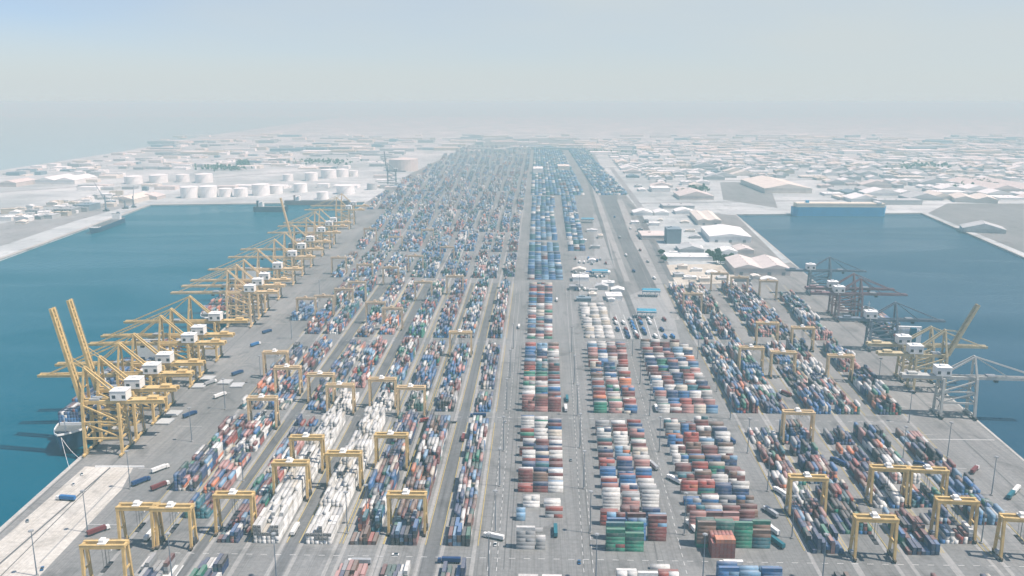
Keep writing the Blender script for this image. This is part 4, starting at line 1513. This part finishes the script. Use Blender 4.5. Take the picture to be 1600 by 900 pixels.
placed = []
cands = []
y = 2520.0
while y < 6400:
    row_h = rnd.uniform(45, 105)
    x = 330 + (y - 2500) * .03
    xmax = y * .72
    while x < xmax:
        lx = rnd.choice((22, 30, 36, 45, 45, 60, 75, 100))
        ly = row_h * rnd.uniform(.5, .9)
        cands.append((x + lx / 2, y + row_h / 2, lx, ly))
        x += lx + rnd.choice((8, 12, 18, 30, 60))
    y += row_h + rnd.choice((16, 24, 45))
stuff_b = MB()
nb = 0
for x, y, lx, ly in cands:
    px, py, d = PJ(x, y)
    if px > 1640 or (1120 < px < 1272 and 278 < py < 326) or (py > 300 and 985 < px < 1125) or (px > 1230 and py > 314) or rnd.random() < .16:
        continue
    col = rnd.choices(kinds, [12, 4, 6, 1, 3, 1, 2])[0]
    h = rnd.uniform(6, 13)
    rdg = rnd.choice((0, 1, 1, 2))
    if py > 243 and nb < 230:
        nb += 1
        size = "small" if lx < 50 else "mid-sized" if lx < 90 else "long"
        lb = f"{size} {col} {SHED_ADJ[rdg]} shed {zone_name(px, py)}"
        warehouse(x, y, lx, ly, h, col, lb, rz=rnd.uniform(-.03, .03), ridge=rdg, group="sheds of the industrial area")
    else:
        stuff_b.box(x - lx / 2, x + lx / 2, y - ly / 2, y + ly / 2, .05, h, kinds.index(col))
for _ in range(420):
    px = rnd.uniform(880, 1640) if rnd.random() < .6 else rnd.uniform(250, 900)
    py = rnd.uniform(212, 243)
    x, y = G(px, py)
    lx, ly = rnd.uniform(40, 220), rnd.uniform(30, 120)
    if 640 < px < 940 and py > 236:
        continue
    stuff_b.box(x - lx / 2, x + lx / 2, y - ly / 2, y + ly / 2, .05, rnd.uniform(6, 20), rnd.randrange(len(kinds)))
for _ in range(420):
    px, py = rnd.uniform(0, 640), rnd.uniform(238, 300)
    if py < 266 - px * .153 + 4 or ((265 < py < 291 or py > 296) and 185 < px < 600) or (px < 130 and py > 275):
        continue
    x, y = G(px, py)
    lx, ly = rnd.uniform(20, 90), rnd.uniform(20, 60)
    stuff_b.box(x - lx / 2, x + lx / 2, y - ly / 2, y + ly / 2, .05, rnd.uniform(4, 14), rnd.choice((0, 0, 0, 1, 2, 2, 3, 4, 5)))
tag(stuff_b.build("distant_sheds", [M_ROOF[k] for k in kinds]), "hazy mass of far low buildings running to the horizon", "buildings", kind="stuff")

# ---- plant on the left shore: low dark sheds, silos and two harbour cranes
used_l = set()
for i in range(46):
    t = rnd.random()
    px, py = 20 + 200 * t + rnd.uniform(-10, 10), 352 - 34 * t - rnd.uniform(2, 22)
    x, y = G(px, py)
    col = rnd.choice(("grey", "blue grey", "pale grey", "white", "white", "sand", "cream"))
    lx, ly, h = rnd.uniform(12, 40), rnd.uniform(12, 30), rnd.uniform(4, 13)
    side = "near the left edge" if px < 80 else "behind the dark shore ship" if px < 160 else "before the cream gabled shed"
    warehouse(x, y, lx, ly, h, col, f"{'small' if lx < 24 else 'long'} {col} plant building {side}, {'low' if h < 8 else 'tall'}", rz=rnd.uniform(-.1, .3), ridge=rnd.choice((0, 0, 1)), group="plant buildings on the left shore", name="plant_building", cat="building")


def harbour_crane(px, py, h, label):
    x, y = G(px, py)
    root = empty("harbour_crane", (x, y, .1), rnd.uniform(0, 6))
    MB().box(-6, 6, -6, 6, 1, 3).box(-7, -5, -7, 7, 0, 1).box(5, 7, -7, 7, 0, 1).build("undercarriage", M_DARK, root)
    MB().bar((0, 0, 3), (0, 0, h * .55), 3.4, 3.4, w2=2.4, h2=2.4).build("tower", M_GREYC, root)
    MB().box(-3, 3, -8, 2, 3.1, 7.5).build("machinery_house", M_GREYC, root)
    MB().bar((0, 1, h * .4), (0, h * .55, h), 1.8, 1.8, w2=.9, h2=.9).build("boom", M_GREYC, root)
    MB().box(-1.2, 1.2, 1.3, 3.2, h * .42, h * .42 + 2.6).build("operator_cab", M_GLASS, root)
    tag(root, label, "harbour crane")


harbour_crane(166, 330, 78, "dark harbour crane standing behind the dark cargo ship")
harbour_crane(209, 324, 58, "smaller dark harbour crane right of the dark cargo ship")
harbour_crane(196, 326, 40, "short dark harbour crane between two taller ones on the left shore")

# ---- storage tanks on the left shore
def tank(px, pyb, w, h, label, color="white", proto={}):
    a, b = G(px - w / 2, pyb), G(px + w / 2, pyb)
    r = math.dist(a, b) / 2
    c = G(px, pyb)
    hh = h / F_PX * PJ(c[0], c[1])[2] * 1.02
    hh = min(hh * .8, r * 1.25)
    root = empty("storage_tank", (c[0], c[1] + r, .05))
    m = M_ROOF[color]
    MB().cyl((0, 0, 0), (0, 0, hh), r, 28).build("shell", m, root)
    rf = MB()
    n = 28
    vs = [(math.cos(2 * math.pi * i / n) * (r + .4), math.sin(2 * math.pi * i / n) * (r + .4), hh) for i in range(n)] + [(0, 0, hh + r * .12)]
    rf.add(vs, [(i, (i + 1) % n, n) for i in range(n)] + [tuple(range(n - 1, -1, -1))])
    rf.build("roof", m, root)
    st = MB()
    for i in range(10):
        t0, t1 = -1.9 + i * .1, -1.9 + (i + 1) * .1
        st.bar((math.cos(t0) * (r + .5), math.sin(t0) * (r + .5), hh * i / 10), (math.cos(t1) * (r + .5), math.sin(t1) * (r + .5), hh * (i + 1) / 10), .9, .35)
    st.build("stair", M_GREYST, root)
    return tag(root, label, "storage tank", "white storage tanks on the left shore")


tank(291, 310, 27, 22, "white front-row tank, leftmost by the basin wall")
tank(321, 309, 27, 22, "white front-row tank, second from left by the basin wall")
tank(349, 308, 20, 22, "narrow white front-row tank, third from left by the basin wall")
tank(373, 308, 21, 28, "tall white front-row tank, fourth from left")
tank(404, 306, 27, 27, "tall white front-row tank, fifth from left")
tank(429, 303, 20, 23, "white front-row tank, sixth from left")
tank(467, 301, 21, 20, "white tank standing apart behind the far raised boom")
tank(203, 288, 27, 14, "low white back-row tank, leftmost")
tank(242, 286, 28, 14, "low white back-row tank, second from left")
tank(282, 285, 20, 14, "low white back-row tank, third from left")
tank(314, 286, 27, 16, "low white back-row tank, fourth from left")
tank(484, 283, 20, 15, "low hazy tank, left of the group of four")
tank(511, 279, 24, 16, "low hazy tank, second of the group of four")
tank(533, 277, 19, 15, "low hazy tank, third of the group of four")
tank(551, 276, 14, 14, "low hazy tank, right of the group of four")
tank(502, 312, 18, 22, "small white tank at the basin's far wall")
tank(537, 304, 28, 16, "broad hazy tank behind the basin's far wall")
tank(627, 268, 46, 22, "big pinkish tank beside the dark far crane", "pinkish")
tank(580, 297, 16, 14, "small hazy tank left of the container yard", "pale grey")
tank(448, 283, 16, 14, "small hazy tank behind the front row's end")

# ---- gate canopies
def canopy(px, pyb, wpx, label):
    a, b = G(px - wpx / 2, pyb), G(px + wpx / 2, pyb)
    lx = math.dist(a, b)
    root = empty("gate_canopy", (G(px, pyb)[0], G(px, pyb)[1], .2), -.08)
    ly = 16
    mb = MB()
    w2, l2 = lx / 2, ly / 2
    mb.add([(-w2, -l2, 8), (w2, -l2, 8), (w2, l2, 8), (-w2, l2, 8), (-w2, -l2, 10.5), (w2, -l2, 10.5), (w2, l2, 10.5), (-w2, l2, 10.5), (-w2 * .8, 0, 12.2), (w2 * .8, 0, 12.2)],
           [(0, 3, 2, 1), (0, 1, 5, 4), (1, 2, 6, 5), (2, 3, 7, 6), (3, 0, 4, 7), (4, 5, 9, 8), (6, 7, 8, 9), (5, 6, 9), (7, 4, 8)])
    mb.build("roof", M_TEALROOF, root)
    MB().box(-w2 - .2, w2 + .2, -l2 - .3, -l2 - .05, 9.6, 10.7).box(-w2 - .2, w2 + .2, l2 + .05, l2 + .3, 9.6, 10.7).build("fascia", M_WHITE, root)
    for i in range(5):
        x = -w2 + 1 + i * (lx - 2) / 4
        for yy in (-5, 5):
            MB().box(x - .3, x + .3, yy - .3, yy + .3, 0, 8).build("column", M_WHITE, root)
    for i in range(4):
        x = -w2 + 1 + (i + .5) * (lx - 2) / 4
        MB().box(x - .8, x + .8, -2.5, 2.5, 0, 2.9).build("toll_booth", M_WHITE, root)
    return tag(root, label, "canopy", "blue gate canopies along the corridor")


canopy(1010, 496, 30, "blue gate canopy nearest us above the truck lanes")
canopy(1017, 463, 28, "blue gate canopy just behind the nearest one")
canopy(937, 432, 25, "blue gate canopy left of the highway near white cabins")
canopy(918, 348, 20, "small hazy blue canopy beside the far highway")

# ================================================================== LIGHT MASTS
def make_mast():
    root = empty("light_mast")
    MB().cyl((0, 0, 0), (0, 0, 31), .42, 8, .2).build("pole", M_GREYC, root)
    hd = MB().cyl((0, 0, 30.6), (0, 0, 31.2), 1.0, 12)
    for i in range(8):
        a = i * math.pi / 4
        hd.box(math.cos(a) * 1.3 - .3, math.cos(a) * 1.3 + .3, math.sin(a) * 1.3 - .3, math.sin(a) * 1.3 + .3, 30.3, 30.9)
    hd.build("lamp_head", M_GREYST, root)
    MB().cyl((0, 0, 0), (0, 0, .9), 1.1, 10).build("base", M_RUNWAY, root)
    return root


masts = [(137, 832, "on the pale quay strip, second from its near end"), (58, 900, "on the pale quay strip at the bottom edge"), (204, 764, "at the far corner of the pale quay strip"),
         (269, 905, "beside the white pad at the bottom edge"), (432, 905, "left of the bottom-edge rows"), (543, 834, "right of the front of the white reefers"), (574, 822, "beside the row right of the white reefers"),
         (380, 752, "beside the second row from the left quay"), (764, 905, "on the central road at the bottom edge"), (774, 832, "on the central road opposite the grey stack"), (781, 760, "on the central road opposite the fifth crosswise row"),
         (787, 705, "on the central road before the second cross road"), (792, 640, "on the central road past the second cross road"), (797, 590, "on the central road at the maroon wall's far side"), (802, 545, "on the central road at the third cross road"),
         (912, 764, "in the lane right of the first crosswise stacks"), (922, 833, "beside the green front stacks"), (931, 906, "at the bottom edge beside the green front"), (906, 700, "in the lane between crosswise stacks, third"), (902, 650, "in the lane between crosswise stacks at the cross road"),
         (897, 600, "in the lane between crosswise stacks, far bay"), (893, 550, "in the lane between crosswise stacks near the white reefers"),
         (1030, 706, "in the lane left of the red block's stacks, far"), (1069, 836, "left of the dark green wall"), (1098, 906, "left of the bottom-edge blue stacks"), (1015, 650, "left of the red block's stacks at the cross road"), (1000, 600, "left of the red block's stacks, far bay"), (988, 556, "left of the truck lot's near corner"),
         (1168, 708, "between the maroon crosswise stacks and slanting rows"), (1199, 768, "beside the first slanting row, middle"), (1237, 841, "beside the first slanting row, near end"), (1285, 906, "at the bottom edge beside orange containers"), (1141, 655, "right of the crosswise stacks at the second cross road"), (1120, 612, "beside the first slanting row, second bay"), (1090, 560, "beside the first slanting row, third cross road"),
         (1533, 849, "right of the fourth slanting row"), (1549, 774, "on the right apron near the parked trucks"), (1420, 660, "on the right apron behind the pale grey quay crane"), (1480, 715, "on the right apron halfway to the trucks"), (1372, 605, "on the right apron by the beige cranes"), (1410, 722, "beside the slanting row next to the apron"),
         (352, 640, "beside the left quay apron near pale hatch covers"), (300, 690, "on the left apron behind the first quay cranes"), (408, 600, "beside the lone gantry by the left quay"), (456, 530, "by the left rows near the cross road"), (500, 470, "hazy, near the middle quay cranes"), (850, 436, "hazy, on the central road by the blue wall"), (905, 455, "hazy, beside the green box near the gates"), (1075, 470, "hazy, near the sand lot")]
mp = snap(make_mast())
for i, (px, py, lb) in enumerate(masts):
    x, y = G(px, py)
    lb = "tall thin light mast " + lb
    if i == 0:
        o = mp
        o.location = (x, y, .1)
        o["label"] = lb
    else:
        o = copy_tree(mp, (x, y, .1), 0, lb)
    tag(o, cat="light mast", group="high light masts over the yard")

# ================================================================== VEHICLES
def make_truck(cabm, boxm, empty_bed=False):
    root = empty("truck")
    MB().box(-.5, .5, -8, 6.2, .75, 1.15).box(-1.2, 1.2, -8, 3.6, 1.16, 1.36).build("chassis", M_DARK, root)
    cb = MB().add([(-1.2, 4.4, .8), (1.2, 4.4, .8), (1.2, 6.9, .8), (-1.2, 6.9, .8), (-1.2, 4.4, 3.3), (1.2, 4.4, 3.3), (1.2, 6.5, 3.3), (-1.2, 6.5, 3.3)],
                  [(0, 3, 2, 1), (4, 5, 6, 7), (0, 1, 5, 4), (1, 2, 6, 5), (2, 3, 7, 6), (3, 0, 4, 7)]).build("cab", cabm, root)
    MB().add([(-1.05, 6.82, 2.0), (1.05, 6.82, 2.0), (1.05, 6.62, 3.1), (-1.05, 6.62, 3.1)], [(3, 2, 1, 0)]).build("windscreen", M_GLASS, cb)
    if not empty_bed:
        MB().box(-1.22, 1.22, -8.1, 4.0, 1.38, 3.98).build("cargo_box", boxm, root)
    for sx in (-1, 1):
        for y in (-6.8, -5.5, -4.2, 3.2, 5.9):
            MB().cyl((sx * .8, y, .52), (sx * 1.22, y, .52), .52, 10).build("wheel", M_RUBBER, root)
    return root


def make_car(m):
    root = empty("car")
    MB().box(-.9, .9, -2.2, 2.2, .35, .95).build("body", m, root)
    MB().add([(-.85, -1.7, .95), (.85, -1.7, .95), (.85, 1.1, .95), (-.85, 1.1, .95), (-.7, -1.3, 1.5), (.7, -1.3, 1.5), (.7, .4, 1.5), (-.7, .4, 1.5)],
             [(4, 5, 6, 7), (0, 1, 5, 4), (1, 2, 6, 5), (2, 3, 7, 6), (3, 0, 4, 7)]).build("cabin", M_GLASS, root)
    for sx in (-1, 1):
        for y in (-1.4, 1.4):
            MB().cyl((sx * .7, y, .33), (sx * .92, y, .33), .33, 10).build("wheel", M_RUBBER, root)
    return root


def cpaint(name):
    return mat("paint_" + name.replace(" ", "_"), PAL[name], .55, var=.1, scale=.6)


TR = {}
for col in ("white", "blue", "maroon", "navy", "teal", "red", "grey"):
    TR[col] = snap(make_truck(M_WHITE if col in ("blue", "maroon", "grey") else cpaint(col), cpaint(col)))
TR["bare"] = snap(make_truck(cpaint("red"), M_WHITE, True))
t_used = set()
trucks = [(462, 830, 0, "white", "white truck in the lane between the white reefer rows"), (436, 752, 0, "navy", "navy truck in the lane behind the white reefer gantry"), (1580, 776, -.75, "teal", "teal truck parked on the right apron"),
          (1588, 768, -.75, "white", "white truck parked right beside the teal one on the apron"), (1523, 737, -.75, "maroon", "maroon truck on the right apron by the slanting row"), (1079, 825, .25, "white", "white truck beside the dark green wall"), (1203, 803, .4, "grey", "grey truck at the right end of the dark green wall"),
          (1212, 850, .4, "teal", "teal truck leaving the dark green wall's right corner"), (156, 832, -.7, "maroon", "maroon truck beside the pale quay strip"), (236, 838, 0, "white", "white truck beneath the leftmost gantry"), (252, 735, -.6, "white", "white truck behind the barrier line on the left apron"),
          (222, 755, -.6, "navy", "navy truck beside the far corner of the pale strip"), (252, 762, -.6, "maroon", "maroon truck beside the row next to the left apron"), (668, 660, 1.57, "red", "red truck crossing on the second cross road"), (700, 661, 1.57, "bare", "bare trailer truck on the second cross road"),
          (746, 652, 1.57, "navy", "navy truck at the far end of the narrow row"), (724, 686, 0, "maroon", "maroon truck in the lane left of the narrow row"), (697, 622, 0, "white", "white truck in the lane past the second cross road"), (886, 625, 0, "teal", "teal truck right of the maroon crosswise wall"),
          (884, 640, 0, "white", "white truck right of the maroon crosswise wall, near the cross road"), (870, 470, 0, "white", "white truck on the central road in the hazy bay"), (811, 512, 0, "white", "white truck left of the crosswise stacks, third bay"), (1025, 640, 0, "white", "white truck left of the red block's far stacks"),
          (1020, 730, .3, "grey", "grey truck in the lane right of the green front's stacks"), (1052, 752, .6, "white", "white truck beside two others near the maroon crosswise stack"), (1060, 756, .6, "green", "x"), (1140, 690, .3, "navy", "navy truck right of the maroon crosswise stack"), (1308, 724, .5, "navy", "navy truck between the second and third slanting rows"),
          (1226, 617, .5, "maroon", "maroon truck between slanting rows in the second bay"), (1205, 830, .35, "white", "white truck near the first slanting row's near end"), (1218, 772, .4, "white", "white truck left of the first slanting gantry"), (1440, 730, .7, "navy", "navy truck at the edge of the right apron"),
          (770, 842, 1.2, "white", "white truck turning on the central road beside the narrow row's end"), (945, 700, 0, "navy", "navy truck in the lane left of the green front's stacks"), (868, 832, 0, "teal", "teal truck on bare ground right of the grey stack"), (700, 880, 1.57, "navy", "navy truck on the front cross road"),
          (560, 882, 1.57, "grey", "grey truck on the front cross road, left"), (1140, 885, 1.57, "white", "white truck on the front cross road, right"), (330, 600, -.5, "grey", "grey truck under the near left quay cranes"), (298, 650, -.5, "navy", "navy truck on the left apron lanes"), (345, 620, -.5, "white", "white truck on the left apron lanes"),
          (372, 585, -.5, "navy", "navy truck on the left apron farther along"), (400, 540, -.5, "blue", "blue truck on the left apron by the cluster"), (418, 520, -.5, "navy", "navy truck on the left apron behind the cluster"), (102, 782, 1.45, "blue", "blue truck standing on the pale quay strip")]
for px, py, rz, col, lb in trucks:
    if lb == "x":
        continue
    x, y = G(px, py)
    src = TR[col]
    loc = (x, y, .2)
    if src.name not in t_used:
        t_used.add(src.name)
        o = src
        o.location, o.rotation_euler = loc, (0, 0, rz)
        o["label"] = lb
    else:
        o = copy_tree(src, loc, rz, lb)
    tag(o, cat="truck", group="trucks moving about the terminal")
# truck lanes at the gates: queued lorries
qi = 0
spots = []
for lane, (xa, xb) in enumerate(((968, 960), (982, 971), (996, 984), (1010, 998), (1025, 1012), (1040, 1025), (1052, 1036))):
    for j in range(6):
        t = (j + .5) / 6
        if rnd.random() < .45:
            continue
        spots.append((xa + (xb - xa) * t, 530 - 32 * t, lane, j))
for px, py, lane, j in spots:
    x, y = G(px, py)
    col = rnd.choice(("white", "white", "blue", "grey", "maroon", "navy"))
    o = copy_tree(TR[col], (x, y, .25), .12, f"{col} lorry queuing in lane {ORD[lane]} from left, {ORD[5 - j]} from the near blue canopy")
    tag(o, cat="truck", group="lorries queuing at the gate canopies")
for i in range(22):
    px, py = 900 + (i % 8) * 6.5 + rnd.uniform(-1.5, 1.5), 408 + (i // 8) * 21 + rnd.uniform(-5, 5)
    x, y = G(px, py)
    col = rnd.choice(("white", "white", "blue", "grey", "navy", "maroon"))
    copy_tree(TR[col], (x, y, .26), rnd.choice((0, .05, 1.57)), f"{col} lorry parked in the {('far', 'middle', 'near')[i // 8]} line beside the white cabins, {ORD[i % 8]} from left")["group"] = "lorries parked beside the gate canopies"
# traffic on the highway
for i, (px, py) in enumerate(((978, 400), (968, 372), (990, 425), (1022, 436), (1000, 392), (985, 358), (960, 340), (1012, 410))):
    x, y = G(px, py)
    o = copy_tree(TR[("white", "grey", "navy", "white", "maroon", "white", "blue", "grey")[i]], (x, y, .3), .1,
                  "lorry on the hazy highway, " + ORD[sorted((400, 372, 425, 436, 392, 358, 340, 410), reverse=True).index(py)] + " from the near end")
    tag(o, cat="truck", group="lorries on the highway")

CARS = {"white": snap(make_car(M_WHITE)), "grey": snap(make_car(M_GREYST)), "blue": snap(make_car(M_BLUE))}
cars = [(115, 758, .6, "white", "white car on the pale quay strip, nearer of two"), (128, 742, .6, "white", "white car on the pale quay strip, farther of two"), (43, 815, .6, "grey", "grey car near the water on the pale quay strip"), (66, 890, .4, "blue", "dark car beside the bottom mast of the pale strip"),
        (774, 852, 0, "white", "white car beside the turning truck on the central road"), (892, 720, 0, "grey", "grey car in the lane right of the first crosswise stacks"), (790, 660, 0, "white", "white car at the central road's cross road"), (905, 880, 0, "blue", "blue car near the bottom edge between crosswise stacks"),
        (618, 868, 1.5, "white", "white car on the front cross road below the row")]
cu = set()
for px, py, rz, col, lb in cars:
    x, y = G(px, py)
    src = CARS[col]
    if src.name not in cu:
        cu.add(src.name)
        o = src
        o.location, o.rotation_euler = (x, y, .2), (0, 0, rz)
        o["label"] = lb
    else:
        o = copy_tree(src, (x, y, .2), rz, lb)
    tag(o, cat="car", group="cars parked or driving in the terminal")

# white concrete barriers across the left apron
bar = MB()
bar.add([(-1.6, -.5, 0), (1.6, -.5, 0), (1.6, .5, 0), (-1.6, .5, 0), (-1.6, -.2, 1.2), (1.6, -.2, 1.2), (1.6, .2, 1.2), (-1.6, .2, 1.2)],
        [(4, 5, 6, 7), (0, 1, 5, 4), (1, 2, 6, 5), (2, 3, 7, 6), (3, 0, 4, 7)])
b0 = None
for i in range(14):
    x, y = G(152 + i * 5.4, 730)
    if b0 is None:
        o = b0 = bar.build("concrete_barrier", M_WHITE)
    else:
        o = b0.copy()
        COL.objects.link(o)
    o.location = (x, y, .15)
    tag(o, "white concrete barrier in the line closing off the pale quay strip", "barrier", "white barriers in a line across the left apron")

# hatch covers lying on the left apron (pale slabs behind the cranes)
hc0 = None
for px, py, ln, lb in ((258, 660, 13, "nearest pale hatch cover lying on the left apron"), (272, 647, 13, "pale hatch cover second on the left apron, beside the third crane"), (312, 604, 13, "pale hatch cover on the left apron behind the fourth crane"), (325, 592, 13, "upper pale hatch cover of the apron pair"), (352, 598, 13, "pale hatch cover next to the apron lanes"), (371, 603, 13, "rightmost pale hatch cover by the apron lanes")):
    x, y = G(px, py)
    if hc0 is None:
        root = empty("hatch_cover")
        mb = MB().box(-6.2, 6.2, -6.5, 6.5, .4, 1.5)
        mb.build("panel", M_ROOF["pale grey"], root)
        fr = MB()
        for q in (-5, 0, 5):
            fr.box(-6.4, 6.4, q - .3, q + .3, 0, .38)
        fr.build("frame", M_DARK, root)
        o = hc0 = snap(root)
        o.location = (x, y, .12)
        o["label"] = lb
    else:
        o = copy_tree(hc0, (x, y, .12), rnd.uniform(-.1, .1), lb)
    tag(o, cat="hatch cover", group="pale hatch covers on the left apron")

# ================================================================== TREES
def tree(x, y, h, label):
    root = empty("tree", (x, y, .05))
    tr = MB().cyl((0, 0, 0), (.2, .1, h * .5), h * .035, 7, h * .02)
    lobes = []
    for i in range(6):
        a = i * 1.05 + rnd.uniform(-.3, .3)
        e = Vector((math.cos(a) * h * .26, math.sin(a) * h * .26, h * rnd.uniform(.45, .8)))
        tr.cyl((.15, .1, h * .4), e, h * .015, 5, h * .006)
        lobes.append(e)
    lobes.append(Vector((0, 0, h * .82)))
    tr.build("trunk", M_TRUNK, root)
    cr = MB()
    for _ in range(420):
        c = rnd.choice(lobes)
        d = Vector((rnd.gauss(0, 1), rnd.gauss(0, 1), rnd.gauss(0, .8))).normalized() * h * .24 * rnd.random() ** .4
        p = c + d
        u = Vector((rnd.gauss(0, 1), rnd.gauss(0, 1), rnd.gauss(0, 1))).normalized() * h * .06
        w = u.cross(Vector((rnd.gauss(0, 1), rnd.gauss(0, 1), rnd.gauss(0, 1)))).normalized() * h * .06
        cr.add([p - u - w, p + u - w, p + u + w, p - u + w], [(0, 1, 2, 3)])
    cr.build("crown", M_LEAF, root)
    return tag(root, label, "tree", "trees beside the basin road")


for i, (px, py, h) in enumerate(((1107, 402, 15), (1113, 407, 17), (1119, 411, 18), (1126, 413, 17), (1133, 410, 15), (1122, 400, 15), (1142, 405, 12), (1033, 400, 13), (1037, 410, 13))):
    x, y = G(px, py)
    tree(x, y, h, ("leafy tree in the clump beside the pinkish shed, " + ORD[i] + " from left") if i < 5 else
         ("leafy tree at the back of the clump by the small white roof", "small tree right of the clump by the pinkish shed", "tree at the left end of the long white office", "tree before the left end of the long white office")[i - 5])
grove = MB()
for _ in range(1000):
    px, py = rnd.choice(((rnd.gauss(350, 18), rnd.gauss(266, 1.2)), (rnd.gauss(500, 28), rnd.gauss(256, 1.5)), (rnd.gauss(380, 5), rnd.gauss(258, 1.2)), (rnd.gauss(955, 18), rnd.gauss(240, 2)), (rnd.gauss(1440, 25), rnd.gauss(262, 2)), (rnd.gauss(1535, 14), rnd.gauss(292, 2)), (rnd.gauss(1085, 8), rnd.gauss(302, 2)))
                        )
    x, y = G(px, py)
    z = rnd.uniform(1, 14)
    p = Vector((x, y, z))
    u = Vector((rnd.gauss(0, 1), rnd.gauss(0, 1), rnd.gauss(0, 1))).normalized() * 5
    w = u.cross(Vector((rnd.gauss(0, 1), rnd.gauss(0, 1), rnd.gauss(0, 1)))).normalized() * 5
    p.z += 5
    grove.add([p - u - w, p + u - w, p + u + w, p - u + w], [(0, 1, 2, 3)])
tag(grove.build("distant_trees", M_LEAF), "dark far groves fading into the haze", "trees", kind="stuff")

# ================================================================== HAZE
hz = MB().box(-FAR - 300, FAR + 300, -1000, FAR + 300, -9, 292)
ho = hz.build("haze", [])
hm = bpy.data.materials.new("haze")
hm.use_nodes = True
nt = hm.node_tree
for nn in list(nt.nodes):
    if nn.type == 'BSDF_PRINCIPLED':
        nt.nodes.remove(nn)
pv = nt.nodes.new("ShaderNodeVolumePrincipled")
pv.inputs["Color"].default_value = (*HAZE_COLOR, 1)
pv.inputs["Absorption Color"].default_value = (0.84, 1, 0.35, 1)
pv.inputs["Density"].default_value = HAZE_DENSITY
nt.links.new(pv.outputs[0], nt.nodes["Material Output"].inputs["Volume"])
ho.data.materials.append(hm)
tag(ho, kind="stuff")
